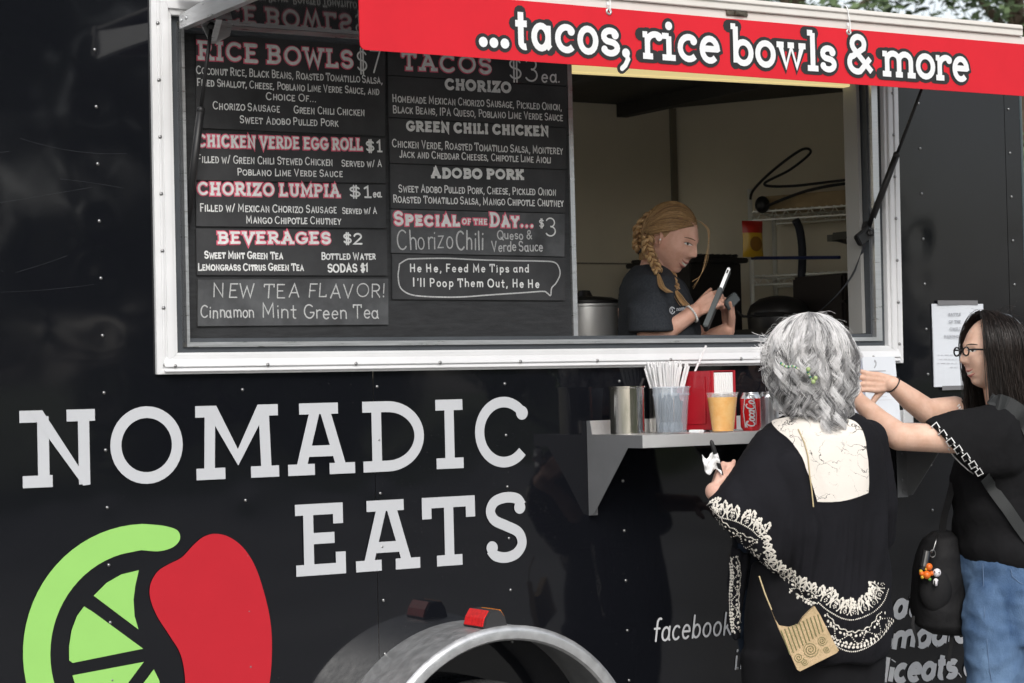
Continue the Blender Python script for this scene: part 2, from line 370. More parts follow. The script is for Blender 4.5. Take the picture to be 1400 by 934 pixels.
# ------------------------------------------------------------------ ground
def ground():
    m = bpy.data.materials.new('gravel_asphalt'); m.use_nodes = True; n = m.node_tree; p = n.nodes['Principled BSDF']; L = n.links.new
    tc = n.nodes.new('ShaderNodeTexCoord'); a = n.nodes.new('ShaderNodeTexNoise'); a.inputs['Scale'].default_value = 0.35; a.inputs['Detail'].default_value = 8
    b = n.nodes.new('ShaderNodeTexNoise'); b.inputs['Scale'].default_value = 60; b.inputs['Detail'].default_value = 5
    L(tc.outputs['Object'], a.inputs['Vector']); L(tc.outputs['Object'], b.inputs['Vector'])
    mx = n.nodes.new('ShaderNodeMix'); mx.data_type = 'FLOAT'; mx.inputs[0].default_value = 0.5; L(a.outputs[0], mx.inputs[2]); L(b.outputs[0], mx.inputs[3])
    cr = n.nodes.new('ShaderNodeValToRGB'); cr.color_ramp.elements[0].position = 0.35; cr.color_ramp.elements[1].position = 0.65
    cr.color_ramp.elements[0].color = (0.15, 0.145, 0.135, 1); cr.color_ramp.elements[1].color = (0.33, 0.32, 0.30, 1)
    L(mx.outputs[0], cr.inputs[0]); L(cr.outputs[0], p.inputs['Base Color']); p.inputs['Roughness'].default_value = 0.9
    bp = n.nodes.new('ShaderNodeBump'); bp.inputs['Strength'].default_value = 0.4; bp.inputs['Distance'].default_value = 0.01; L(b.outputs[0], bp.inputs['Height']); L(bp.outputs[0], p.inputs['Normal'])
    mb = MB(); mb.add([(-600, -600, 0), (600, -600, 0), (600, 600, 0), (-600, 600, 0)], [(0, 1, 2, 3)])
    structure(mb.build('ground', m))
    g = mat('meadow', (0.055, 0.085, 0.025), 0.95, col2=(0.11, 0.12, 0.045), vscale=0.6, bump=0.6, bscale=20)
    mb = MB(); mb.add([(-400, 16, .004), (400, 16, .004), (400, 500, .004), (-400, 500, .004)], [(0, 1, 2, 3)])
    mb.add([(-400, -24, .004), (400, -24, .004), (400, -500, .004), (-400, -500, .004)], [(0, 1, 2, 3)])
    structure(mb.build('grass_field', g))
ground()

# ------------------------------------------------------------------ materials of the trailer
def panel_mat():
    m = mat('black_gloss_paint', (0.006, 0.0066, 0.009), 0.05, spec=0.52, rvar=0.02, vscale=3)
    n = m.node_tree; L = n.links.new; p = n.nodes['Principled BSDF']
    tc = n.nodes.new('ShaderNodeTexCoord')
    v = n.nodes.new('ShaderNodeTexNoise'); v.inputs['Scale'].default_value = 2.2; v.inputs['Detail'].default_value = 1.5; L(tc.outputs['Object'], v.inputs['Vector'])
    b = n.nodes.new('ShaderNodeBump'); b.inputs['Strength'].default_value = 0.16; b.inputs['Distance'].default_value = 0.012; L(v.outputs[0], b.inputs['Height'])
    # dust and fine wipe marks
    v2 = n.nodes.new('ShaderNodeTexNoise'); v2.inputs['Scale'].default_value = 260; v2.inputs['Detail'].default_value = 3; L(tc.outputs['Object'], v2.inputs['Vector'])
    cr = n.nodes.new('ShaderNodeValToRGB'); cr.color_ramp.elements[0].position = 0.69; cr.color_ramp.elements[1].position = 0.8
    cr.color_ramp.elements[0].color = (0.006, 0.0066, 0.009, 1); cr.color_ramp.elements[1].color = (0.05, 0.05, 0.05, 1)
    L(v2.outputs[0], cr.inputs[0]); L(cr.outputs[0], p.inputs['Base Color'])
    L(b.outputs[0], p.inputs['Normal'])
    return m
M_PANEL = panel_mat()
M_ALU = mat('white_aluminium', (0.73, 0.735, 0.745), 0.38, metal=0.1, var=0.04, vscale=5, rvar=0.08)
M_RAW = mat('raw_aluminium', (0.62, 0.63, 0.64), 0.34, metal=0.85, var=0.08, vscale=9, rvar=0.1, stretch=(1, 1, 14))
M_RUB = mat('dark_rubber', (0.055, 0.062, 0.07), 0.55, var=0.15)
M_RIV = mat('rivet_steel', (0.30, 0.30, 0.30), 0.3, metal=1.0)
M_BACK = mat('board_backing', (0.022, 0.023, 0.025), 0.55, var=0.35, vscale=14, bump=0.25, bscale=160, stretch=(1, 1, 6))
M_VINYL = mat('white_vinyl', (0.495, 0.51, 0.535), 0.4, var=0.025, vscale=3)
M_STEEL = mat('brushed_steel', (0.70, 0.70, 0.70), 0.38, metal=0.6, var=0.02, vscale=12, rvar=0.02, stretch=(2, 2, 2))
M_WALLIN = mat('interior_panel', (0.76, 0.70, 0.56), 0.6, var=0.07, vscale=1.5)
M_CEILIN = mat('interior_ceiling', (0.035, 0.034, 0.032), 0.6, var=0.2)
M_BLACK = mat('black_plastic', (0.012, 0.012, 0.013), 0.42, var=0.2)

trailer = thing('food_trailer', 'glossy black food trailer with white slab lettering and an open white-framed serving window', 'food trailer', (3.6, 1.0, 0))
def P0(px, py): p = at_y(px, py, 0); return (p.x, p.z)

ZR = [2.463 - 0.1583 * k for k in range(14)]
RIV_X = [2.227 - 0.43 * 1, 2.227, 2.645, 3.082, 3.526, 3.957, 4.39, 4.83, 5.268, 5.70, 1.36, 0.93, 0.5, 0.07]
HOLE = (2.405, 5.125, 1.58, 2.62)
RIVS = []
for X in RIV_X:
    for z in ZR + [2.62]:
        if HOLE[0] - 0.05 < X < HOLE[1] + 0.05 and z > 1.53: continue
        RIVS.append((X + (z - 1.5) * -0.008, z))
def wall_h(x, z):
    h = 0.0008 * noise.noise(Vector((x * 2.1, z * 2.6, 3.3))) + 0.0005 * noise.noise(Vector((x * 5.3, z * 4.1, 9.1)))
    h += 0.0012 * math.sin(x * 7.2 + 1.3 * math.sin(z * 3.0)) * math.exp(-((z - 1.5) / 0.18) ** 2)
    for rx, rz in RIVS:
        d2 = (x - rx) ** 2 + (z - rz) ** 2
        if d2 < 0.02: h += 0.00055 * math.exp(-d2 / 0.0013) * (0.6 + 0.8 * noise.noise(Vector((rx * 9, rz * 9, 1))))
    return h
def side_panel(x0, x1, yoff, zt=2.70, zb=0.38):
    st = 0.022; nx = max(2, int(round((x1 - x0) / st))); nz_ = int((zt - zb) / st)
    xs = [x0 + (x1 - x0) * i / nx for i in range(nx + 1)]; zs = [zb + (zt - zb) * j / nz_ for j in range(nz_ + 1)]
    mb = MB(); idx = {}
    mb.v = [(x, yoff + wall_h(x, z), z) for z in zs for x in xs]
    for j in range(nz_):
        for i in range(nx):
            cx, cz = (xs[i] + xs[i + 1]) / 2, (zs[j] + zs[j + 1]) / 2
            if HOLE[0] < cx < HOLE[1] and HOLE[2] < cz < HOLE[3]: continue
            a = j * (nx + 1) + i; mb.f.append((a, a + 1, a + nx + 2, a + nx + 1)); mb.m.append(0)
    nw = len(mb.f)
    for rx, rz in RIVS:
        if x0 <= rx < x1:
            y = yoff + wall_h(rx, rz)
            if rx < 0.4: continue
            mb.ball((rx, y - 0.001, rz), (0.0054, 0.0042, 0.0054), 10, 6, 1)
    if yoff == 0.0:      # hairline scratches in the paint
        rs = random.Random(12)
        for k in range(34):
            px, py, a, l, cv = rs.uniform(0.9, 2.3), rs.uniform(1.75, 2.66), rs.uniform(-.5, .9), rs.uniform(.08, .5), rs.uniform(-1.5, 1.5); L_, R_ = [], []
            for i in range(12):
                L_.append((px, yoff + wall_h(px, py) - .0006, py)); R_.append((px, yoff + wall_h(px, py) - .0006, py + rs.choice((.0005, .0008)))); px += math.cos(a) * l / 11; py += math.sin(a) * l / 11; a += cv * l / 11
            if max(p[0] for p in L_) < 2.375 and max(p[2] for p in L_) < 2.69: mb.add(L_ + R_, [(i, i + 1, 13 + i, 12 + i) for i in range(11)], 2)
    o = mb.build('side_panel', [M_PANEL, M_RIV, mat('scratched_paint', (0.030, 0.032, 0.037), .35)], trailer, smooth=True)
    return o
side_panel(-0.4, 3.069, 0.0); side_panel(3.0696, 5.672, -0.0012); side_panel(5.6728, 5.752, -0.0025)
# V nose, far side, rear, roof, floor: the body of the trailer, with a roof gap added for light
mb = MB(); mb.prism([(5.752, -0.002, 0.5), (5.95, 0.88, 0.5), (5.945, 0.885, 0.5), (5.747, 0.004, 0.5)], (0, 0, 2.2)); mb.prism([(5.95, 0.8801, 0.5), (5.50, 1.78, 0.5), (5.495, 1.776, 0.5), (5.944, 0.8801, 0.5)], (0, 0, 2.2))
mb.build('nose_panel', M_PANEL, trailer)
mb = MB(); mb.box(-0.4, 5.50, 1.775, 1.78, 0.5, 2.70); mb.box(-0.41, -0.4, 0.003, 1.78, 0.5, 2.70); mb.build('outer_skin', M_PANEL, trailer)
mb = MB(); mb.prism([(3.4, -0.012, 2.701), (5.76, -0.012, 2.701), (5.965, 0.88, 2.701), (5.505, 1.79, 2.701), (3.4, 1.79, 2.701)], (0, 0, 0.03)); mb.box(-0.42, 3.3999, -0.012, 0.35, 2.701, 2.731); mb.box(-0.42, 3.3999, 1.5, 1.79, 2.701, 2.731); mb.box(-0.42, 0.8, 0.351, 1.499, 2.701, 2.731)  # unseen gap left in the roof, added to let daylight inside
mb.box(0.8, 3.4, 1.5, 1.53, 2.732, 2.80); mb.build('roof', M_ALU, trailer)
mb = MB(); mb.prism([(-0.43, -0.01, 0.30), (5.76, -0.01, 0.30), (5.96, .88, 0.30), (5.5, 1.79, 0.30), (-0.43, 1.79, 0.30)], (0, 0, 0.08)); mb.build('chassis', M_BLACK, trailer)
# interior
IZ = 2.664 - 0.55
mb = MB(); mb.box(0.62, 5.454, 1.7, 1.715, 0.55, 2.664)
mb.prism([(5.454, 1.7, 0.55), (5.885, 0.884, 0.55), (5.90, 0.89, 0.55), (5.47, 1.71, 0.55)], (0, 0, IZ)); mb.prism([(5.885, 0.883, 0.55), (5.70, 0.07, 0.55), (5.715, 0.07, 0.55), (5.90, 0.883, 0.55)], (0, 0, IZ))
mb.box(0.6, 0.62, 0.1, 1.7, 0.55, 2.664); mb.box(5.16, 5.70, 0.07, 0.085, 0.55, 2.664); mb.box(0.6, 2.37, 0.07, 0.085, 0.55, 2.664); mb.box(2.37, 5.16, 0.07, 0.085, 0.55, 1.54)
mb.build('interior_wall', M_WALLIN, trailer)
mb = MB(); mb.box(5.425, 5.452, 1.687, 1.6995, 0.56, 2.66); mb.box(0.7, 5.42, 1.6965, 1.6998, 2.0, 2.006, 0); mb.build('wall_trim', mat('interior_trim', (0.24, 0.215, 0.165), 0.5), trailer)
mb = MB(); mb.prism([(3.4, 0.06, 2.665), (5.73, 0.06, 2.665), (5.92, .885, 2.665), (5.47, 1.72, 2.665), (3.4, 1.72, 2.665)], (0, 0, 0.02)); mb.box(0.6, 3.3999, 0.06, 0.35, 2.665, 2.685); mb.box(0.6, 3.3999, 1.5, 1.72, 2.665, 2.685); mb.box(0.6, 0.8, 0.351, 1.499, 2.665, 2.685)  # ceiling keeps the same added gap, brightening the interior from above
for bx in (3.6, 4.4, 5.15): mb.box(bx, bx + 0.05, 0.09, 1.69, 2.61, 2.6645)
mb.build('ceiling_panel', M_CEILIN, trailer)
mb = MB(); mb.prism([(0.6, 0.07, 0.5005), (5.73, 0.07, 0.5005), (5.92, .885, 0.5005), (5.47, 1.72, 0.5005), (0.6, 1.72, 0.5005)], (0, 0, 0.05)); mb.build('floor_panel', mat('trailer_floor', (0.3, 0.3, 0.29), 0.6, var=0.2), trailer)
mb = MB(); mb.box(2.45, 5.10, 0.10, 0.52, 1.50, 1.53); mb.box(2.45, 5.10, 0.49, 0.515, 0.56, 1.50); mb.build('inner_counter', mat('counter_steel', (0.3, 0.3, 0.3), 0.35, metal=1.0), trailer)
# corner trim of the nose
mb = MB(); mb.tube([(5.756, 0.0, 0.5), (5.752, 0.0, 2.70)], 0.007, 8); mb.build('corner_trim', mat('corner_trim', (0.10, 0.13, 0.14), 0.3, metal=0.6), trailer)

# ------------------------------------------------------------------ serving window: nested frames
def rect(xl0, xl1, xr0, xr1, zb0, zb1, zt):  # left x bottom/top, right x bottom/top, bottom z left/right, top z
    return [(xl0, zb0), (xr0, zb1), (xr1, zt), (xl1, zt)]
win = MB()
FO = rect(2.380, 2.384, 5.147, 5.158, 1.561, 1.554, 2.665)
R1 = rect(2.398, 2.400, 5.130, 5.140, 1.578, 1.571, 2.648)
R2 = rect(2.405, 2.407, 5.124, 5.134, 1.585, 1.578, 2.641)
R3 = rect(2.412, 2.413, 5.116, 5.126, 1.594, 1.587, 2.633)
R4 = rect(2.4335, 2.434, 5.099, 5.108, 1.612, 1.605, 2.592)
R5 = rect(2.445, 2.446, 5.086, 5.094, 1.621, 1.615, 2.575)
wf = thing_part = MB()
wf.frame(FO, R1, -0.014, 0.002); wf.frame(R1, R2, -0.017, 0.002); wf.frame(R2, R3, -0.0125, 0.002); wf.frame(R3, R4, -0.016, 0.002); wf.frame(R4, R5, -0.008, 0.03)
for za, zb_, ya, yb in ((1.566, 1.578, -.0285, -.0155), (1.579, 1.6075, -.0255, -.0130)):
    wf.hexa([(2.40, ya, za + .002), (5.128, ya, za - .004), (5.128, yb, zb_ - .004), (2.40, yb, zb_ + .002), (2.40, -.010, za + .002), (5.128, -.010, za - .004), (5.128, -.009, zb_ - .004), (2.40, -.009, zb_ + .002)])
window_frame = wf.build('window_frame', M_ALU, trailer, bevel=0.0015)
def screw(x, z, y, r=0.0058): m_ = MB(); m_.ball((x, y, z), (r, 0.004, r), 10, 6); m_.build('screw', M_RIV, window_frame, smooth=True)
for k in range(7): screw(2.389 + 0.013, 1.575 + 0.16 * k + 0.012, -0.0155)
for k in range(10): screw(2.43 + 0.29 * k * 0.985, 1.585 - 0.0008 * k - 0.0015, -0.0235)
for k in range(8): screw(5.128, 1.62 + 0.145 * k, -0.0165)
for k in range(8): screw(2.46 + 0.36 * k, 2.642, -0.0165)
R6 = rect(2.469, 2.470, 5.071, 5.078, 1.6365, 1.632, 2.56)
R7 = rect(2.478, 2.479, 5.046, 5.052, 1.6505, 1.645, 2.55)
R8 = rect(2.492, 2.493, 5.034, 5.040, 1.662, 1.657, 2.54)
mb = MB(); mb.frame(R5, R6, 0.012, 0.05); mb.build('outer_gasket', M_RUB, window_frame)
mb = MB(); mb.frame(R6, [R6[0], R7[1], R7[2], R6[3]], 0.006, 0.07); mb.hexa([(R6[0][0], 0.006, R6[0][1]), (R7[1][0], 0.006, R6[1][1]), (R7[1][0], 0.006, R7[1][1]), (R6[0][0], 0.006, R7[0][1]), (R6[0][0], 0.07, R6[0][1]), (R7[1][0], 0.07, R6[1][1]), (R7[1][0], 0.07, R7[1][1]), (R6[0][0], 0.07, R7[0][1])]) if False else None
mb.frame([(R6[0][0] + 0.01, R6[0][1] + 0.0005), (R7[1][0], R6[1][1] + 0.0005), (R7[2][0], R6[2][1]), (R6[3][0] + 0.01, R6[3][1])], [(R7[0][0] + 0.01, R7[0][1]), (R7[1][0] - 0.004, R7[1][1]), (R7[2][0] - 0.004, R7[2][1]), (R7[3][0] + 0.01, R7[3][1])], 0.003, 0.068)
mb.build('inner_sash', M_RAW, window_frame, bevel=0.001)
mb = MB(); mb.frame([(R6[0][0] + .001, R7[0][1]), (R7[1][0] - .0045, R7[1][1]), (R7[2][0] - .0045, R7[2][1]), (R6[3][0] + .001, R7[3][1])], R8, 0.022, 0.075); mb.build('inner_gasket', M_RUB, window_frame)
# white jamb inside the right and left edge, and the pale header over the opening
mb = MB(); mb.box(5.020, 5.034, 0.05, 0.12, 1.66, 2.53); mb.build('jamb', mat('pale_jamb', (0.32, 0.32, 0.31), 0.5), window_frame)
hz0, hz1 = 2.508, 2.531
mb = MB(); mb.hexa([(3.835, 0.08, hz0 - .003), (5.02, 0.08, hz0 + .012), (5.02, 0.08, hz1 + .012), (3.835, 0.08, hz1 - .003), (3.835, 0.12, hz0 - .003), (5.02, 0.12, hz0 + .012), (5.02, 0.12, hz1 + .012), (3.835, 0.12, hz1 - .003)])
mb.build('header_strip', mat('cream_header_glow', (0.8, 0.7, 0.4), 0.5, emis=(1.0, 0.80, 0.36, 0.42)), window_frame, bevel=0.002)  # weak glow added so the shaded header comes out bright
mb = MB(); mb.box(2.5, 5.05, 0.085, 0.118, 2.546, 2.66); mb.build('window_header', M_RAW, window_frame)
# the board that closes the left half of the opening, with its bright edge
mb = MB(); mb.box(2.495, 3.826, 0.066, 0.084, 1.657, 2.545); mb.build('board_panel', M_BACK, trailer)
mb = MB(); mb.box(3.8265, 3.843, 0.058, 0.09, 1.657, 2.545); mb.build('panel_edge', M_RAW, trailer)

# ------------------------------------------------------------------ raised awning door with struts
AX0, AX1 = 2.462, 5.15
def aw(y): t = (y + 0.03) / (-0.575); return t
awn = MB(); zh, zf = 2.552, 2.578
awn.hexa([(AX0 + .02, -0.03, zh), (AX1 - .02, -0.03, zh), (AX1 - .02, -0.03, zh + .012), (AX0 + .02, -0.03, zh + .012), (AX0 + .02, -0.60, zf), (AX1 - .02, -0.60, zf), (AX1 - .02, -0.60, zf + .012), (AX0 + .02, -0.60, zf + .012)])
awning = awn.build('awning_door', mat('awning_underside', (0.02, 0.021, 0.024), 0.05, spec=0.9, rvar=0.02), trailer)
def bar(y0, y1, x0, x1, za0, za1, zb0, zb1):
    m_ = MB(); m_.hexa([(x0, y0, za0), (x1, y0, za0), (x1, y0, za1), (x0, y0, za1), (x0, y1, zb0), (x1, y1, zb0), (x1, y1, zb1), (x0, y1, zb1)]); return m_
ra = bar(-0.035, -0.595, AX0 - 0.004, AX0 + 0.02, 2.531, 2.571, 2.540, 2.618)
for (yy, zz) in ((-0.05, 2.553), (-0.085, 2.555)): ra.ball((AX0 - 0.005, yy, zz), (0.003, 0.006, 0.006), 8, 6)
ra.build('awning_rail', M_RAW, awning, bevel=0.002)
bar(-0.035, -0.595, AX1 - 0.02, AX1 + 0.004, 2.531, 2.571, 2.540, 2.618).build('awning_rail', M_RAW, awning, bevel=0.002)
fr = MB(); fr.box(AX0 - 0.01, 5.42, -0.606, -0.59, 2.548, 2.601); fr.box(AX0 - 0.01, AX1 + 0.005, -0.616, -0.588, 2.6015, 2.637); fr.box(AX0 - 0.006, AX1, -0.622, -0.6165, 2.622, 2.631); fr.box(AX0 - 0.006, AX1, -0.588, -0.03, 2.622, 2.632)
fr.build('awning_rim', mat('white_rim_paint', (0.72, 0.70, 0.67), 0.4, var=0.05, vscale=4, col2=(0.66, 0.63, 0.585)), awning, bevel=0.002)
bk = MB(); bk.box(AX0 + 0.02, AX1 - 0.02, -0.034, -0.028, 2.540, 2.5515); bk.build('hinge_strip', M_RAW, awning)
bk = MB(); a = at_y(1007, 18, -0.6075); bk.box(a.x - .04, a.x + .04, -0.612, -0.6062, 2.585, 2.6013); bk.box(a.x - .012, a.x + .022, -0.619, -0.612, 2.587, 2.598)
bk.build('latch', mat('old_latch', (0.16, 0.14, 0.11), 0.45, metal=0.7, var=0.5, vscale=60), awning, bevel=0.002)
# left and right gas struts with brackets
def strut(top, bot, mid):
    t, b = Vector(top), Vector(bot); k = t.lerp(b, mid); m_ = MB()
    m_.tube([t, k], 0.0055, 10); m_.tube([k, b], 0.0115, 12); m_.ball(t, 0.011, 10, 8); m_.ball(b, 0.013, 10, 8); m_.ball(k, 0.0125, 10, 8)
    return m_.build('gas_strut', M_BLACK, trailer, smooth=True)
sL = at_y(288, 44, -0.10); sR = at_y(1187, 313, 0.035)
strut((2.527, -0.10, 2.535), (2.496, 0.03, 1.985), 0.42)
strut((5.085, -0.25, 2.54), (sR.x, 0.035, sR.z), 0.53)
mb = MB(); mb.obox(sR + Vector((0.012, 0.01, 0.005)), 0.028, 0.02, 0.017, Matrix.Rotation(0.3, 3, 'Y')); mb.obox(sR + Vector((-0.03, -0.005, -0.028)), 0.03, 0.012, 0.02, Matrix.Rotation(-0.6, 3, 'Y')); mb.ball(sR + Vector((-.01, -0.02, -0.015)), 0.012)
mb.build('strut_bracket', M_BLACK, trailer, bevel=0.004)
mb = MB(); b0 = Vector((2.50, -0.09, 2.53))
mb.prism([(2.50, -0.08, 2.548), (2.60, -0.08, 2.548), (2.588, -0.085, 2.512), (2.545, -0.085, 2.488), (2.528, -0.085, 2.488)], (0, -0.004, 0)); mb.prism([(2.528, -0.084, 2.488), (2.545, -0.084, 2.488), (2.545, -0.13, 2.548), (2.528, -0.13, 2.548)], (0.002, 0, 0))
mb.build('strut_bracket', M_RAW, trailer)
# hanging strap from the right bracket
pts = spline([(sR.x - .012, 0.02, sR.z - .02), at_y(1178, 350, 0.05), at_y(1165, 378, 0.08), at_y(1148, 400, 0.10), at_y(1130, 418, 0.12), at_y(1112, 432, 0.14)], 6)
mb = MB(); ww = 0.012
L_ = [Vector(p) + Vector((-ww * .7, 0, -ww * .2)) for p in pts]; R_ = [Vector(p) + Vector((ww * .7, 0.004, ww * .3)) for p in pts]
n_ = len(pts); mb.add(L_ + R_ + [p + Vector((0, .0015, 0)) for p in L_] + [p + Vector((0, .0015, 0)) for p in R_], [(i, i + 1, n_ + i + 1, n_ + i) for i in range(n_ - 1)] + [(2 * n_ + i, 3 * n_ + i, 3 * n_ + i + 1, 2 * n_ + i + 1) for i in range(n_ - 1)])
mb.build('pull_strap', mat('grey_webbing', (0.05, 0.055, 0.065), 0.8), trailer)

# ------------------------------------------------------------------ big white lettering on the side
def slab_ink(y=-0.0042): return Ink(plane_xz(y), 0.0, 0.00002)
ZB, ZT = 1.2605, 1.4695; TH = 0.0325
def big(ink, g, x0, x1, zb, zt, th):
    """one slab letter filling x0..x1, zb..zt with stroke th"""
    h = th / 2; w_ = x1 - x0; H = zt - zb; A = lambda *p: ink.strip([(x0 + a, zb + b) for a, b in p], th)
    sv = 0.039
    if g == 'I':
        A((w_ / 2, h), (w_ / 2, H - h)); A((0, h), (w_, h)); A((0, H - h), (w_, H - h))
    elif g == 'N':
        s = 0.086 * w_ / .213; A((s * .72 + h * .2, h), (s * .72 + h * .2, H - h)); A((w_ * .10, H - h), (w_ * .30, H - h)); A((0, H - h), (w_ * .3, H - h)); A((0.006, h), (w_ * .42, h)); A((w_ * .62, H - h), (w_, H - h)); q = w_ * .845; A((q, H - h), (q, h * .2))
        ink.mb.add([ink.to3d(x0 + a, zb + b, ink.lift + ink.step * 47) for a, b in ((w_ * .12, H), (w_ * .30, H), (q + h, 0.002), (q - h * .3, 0.0))], [(0, 1, 2, 3)])
    elif g == 'M':
        for sx in (0, 1):
            X = (lambda t: t) if sx == 0 else (lambda t: w_ - t)
            A((X(w_ * .155), h), (X(w_ * .175), H - h)); A((X(0), h), (X(w_ * .345), h)); A((X(w_ * .0), H - h), (X(w_ * .25), H - h))
            ink.mb.add([ink.to3d(x0 + X(a), zb + b, ink.lift + ink.step * (45 + sx)) for a, b in ((w_ * .10, H), (w_ * .25, H), (w_ * .5, H * .40), (w_ * .5, H * .175))], [(0, 1, 2, 3)])
    elif g == 'A':
        A((w_ * .19, h), (w_ * .42, H - h)); A((w_ * .80, h), (w_ * .555, H - h)); A((w_ * .18, H - h), (w_ * .76, H - h)); A((w_ * .27, H * .33), (w_ * .72, H * .33)); A((0, h), (w_ * .395, h)); A((w_ * .615, h), (w_, h))
    elif g == 'D':
        A((w_ * .225, h), (w_ * .225, H - h)); A((0, h), (w_ * .4, h)); A((0, H - h), (w_ * .4, H - h)); A(*arc(w_ * .40, H / 2, w_ * .6 - h, H / 2 - h, 92, -92, 26))
    elif g == 'O': A(*arc(w_ / 2, H / 2, w_ / 2 - h, H / 2 - h, 90, 450, 40))
    elif g == 'C':
        A(*arc(w_ * .52, H / 2, w_ * .52 - h, H / 2 - h, 38, 318, 34)); ink.disc((x0 + w_ * .855, zb + H * .765), th * .66, 0, 22)
    elif g == 'E':
        A((w_ * .26, h), (w_ * .26, H - h)); A((0, h), (w_, h)); A((0, H - h), (w_ * .96, H - h)); A((w_ * .26, H * .515), (w_ * .78, H * .515)); A((w_ - h, h), (w_ - h, H * .31)); A((w_ * .96 - h, H - h), (w_ * .96 - h, H * .71))
    elif g == 'T':
        A((w_ / 2, h), (w_ / 2, H - h)); A((w_ * .26, h), (w_ * .74, h)); A((0, H - h), (w_, H - h)); A((h, H - h), (h, H * .69)); A((w_ - h, H - h), (w_ - h, H * .69))
    elif g == 'S':
        sp_ = spline([(.90, .80), (.78, .90), (.50, .925), (.24, .87), (.14, .74), (.24, .61), (.52, .52), (.80, .42), (.88, .26), (.74, .125), (.48, .075), (.24, .11), (.12, .2)], 5)
        ink.strip([(x0 + a * w_, zb + b * H) for a, b in sp_], th); ink.disc((x0 + w_ * .845, zb + H * .775), th * .62, 0, 22); ink.disc((x0 + w_ * .16, zb + H * .225), th * .62, 0, 22)
ink = slab_ink()
s6, s7 = 2.0575, 2.0571
def zx(v, s, o=0): return v / s + o
def bigpx(ink, g, a, b, zb, zt, pym):
    x0 = at_y(a, pym, 0).x; x1 = at_y(b, pym, 0).x; big(ink, g, x0, x1, zb, zt, TH)
for g, a, b in (('N', 26.5, 129.8), ('O', 150, 249), ('M', 267, 380)): bigpx(ink, g, a, b, ZB - (.0035 if g == 'O' else 0), ZT + (.0035 if g == 'O' else 0), 610)
for g, a, b in (('A', 392, 483.5), ('D', 495, 578.5), ('I', 595, 632), ('C', 648.5, 724)): bigpx(ink, g, a, b, ZB - (.004 if g == 'C' else 0), ZT + (.004 if g == 'C' else 0), 595)
for g, a, b in (('E', 403, 471), ('A', 484.8, 572.5), ('T', 576.5, 649), ('S', 662, 719)): bigpx(ink, g, a, b, 0.9685 - (.004 if g == 'S' else 0), 1.1765 + (.004 if g == 'S' else 0), 730)
ink.mb.build('slab_lettering', M_VINYL, trailer)
# web addresses, cut by the people in front of them
def line_px(ink, text, a, b, ya, yb, cap_px, wd_px, y=-0.0042, **k):
    p, q = at_y(a, ya, y), at_y(b, yb, y); ymid = (ya + yb) / 2; c = (at_y((a + b) / 2, ymid - cap_px, y).z - at_y((a + b) / 2, ymid, y).z)
    write(ink, text, p.x, q.x, p.z, q.z, c, c * wd_px / cap_px, **k)
ink = slab_ink(); line_px(ink, 'facebook', 893, 999, 877, 867, 30, 3.0, caps=False, slant=0.16); ink.mb.build('web_lettering', mat('grey_vinyl', (0.62, 0.63, 0.65), 0.4), trailer)
ink = slab_ink(); line_px(ink, 'in', 1003, 1026, 915, 912, 29, 3.0, caps=False, slant=0.16); ink.mb.build('web_lettering', mat('grey_vinyl', (0.62, 0.63, 0.65), 0.4), trailer)
ink = slab_ink(); line_px(ink, 'ats', 1221, 1268, 844, 838, 35, 8.8, caps=False, slant=0.24, rnd=False, sp=0.05); ink.mb.build('web_lettering', mat('grey_vinyl', (0.62, 0.63, 0.65), 0.4), trailer)
ink = slab_ink(); line_px(ink, 'omadic', 1197, 1322, 891, 875, 34, 8.8, caps=False, slant=0.24, rnd=False, sp=0.05); ink.mb.build('web_lettering', mat('grey_vinyl', (0.62, 0.63, 0.65), 0.4), trailer)
ink = slab_ink(); line_px(ink, 'diceats.co', 1193, 1352, 934, 920, 33, 8.8, caps=False, slant=0.24, rnd=False, sp=0.05); ink.mb.build('web_lettering', mat('grey_vinyl', (0.62, 0.63, 0.65), 0.4), trailer)
# lime and pepper emblem
def decal(name, polys, material, y=-0.0042):
    mb = MB()
    for poly in polys:
        pts = [(at_y(px / s6, 480 + py / s6, 0).x, y, at_y(px / s6, 480 + py / s6, 0).z) for px, py in poly]
        mb.add(pts, [tuple(range(len(pts)))])
    o = mb.build(name, material, trailer)
    bm = bmesh.new(); bm.from_mesh(o.data); bmesh.ops.triangulate(bm, faces=bm.faces, ngon_method='EAR_CLIP'); bm.to_mesh(o.data); bm.free()
    return o
ring_o = [(410 + 347 * math.cos(math.radians(a)), 850 - 364 * math.sin(math.radians(a))) for a in range(92, 262, 5)]
ring_i = [(412 + 272 * math.cos(math.radians(a)), 852 - 291 * math.sin(math.radians(a))) for a in range(260, 100, -5)]
ring = ring_o + ring_i + spline([(395, 560), (445, 563), (480, 554), (500, 538), (505, 520), (494, 502), (455, 491), (400, 486)], 5)[:-1]
sm = lambda p: spline(p, 6, True)
decal('lime_emblem', [ring, [(262, 688), (298, 652), (340, 628), (389, 616), (379, 660), (374, 700), (377, 745), (388, 783)], [(235, 718), (262, 735), (401, 837), (203, 877), (193, 870), (193, 830), (200, 785), (215, 745)],
      [(202, 912), (403, 874), (350, 945), (300, 1010), (262, 1050), (225, 985)], [(431, 895), (446, 925), (452, 965), (450, 1020), (300, 1080), (345, 1010)]], mat('lime_vinyl', (0.29, 0.585, 0.145), 0.35, var=0.02))
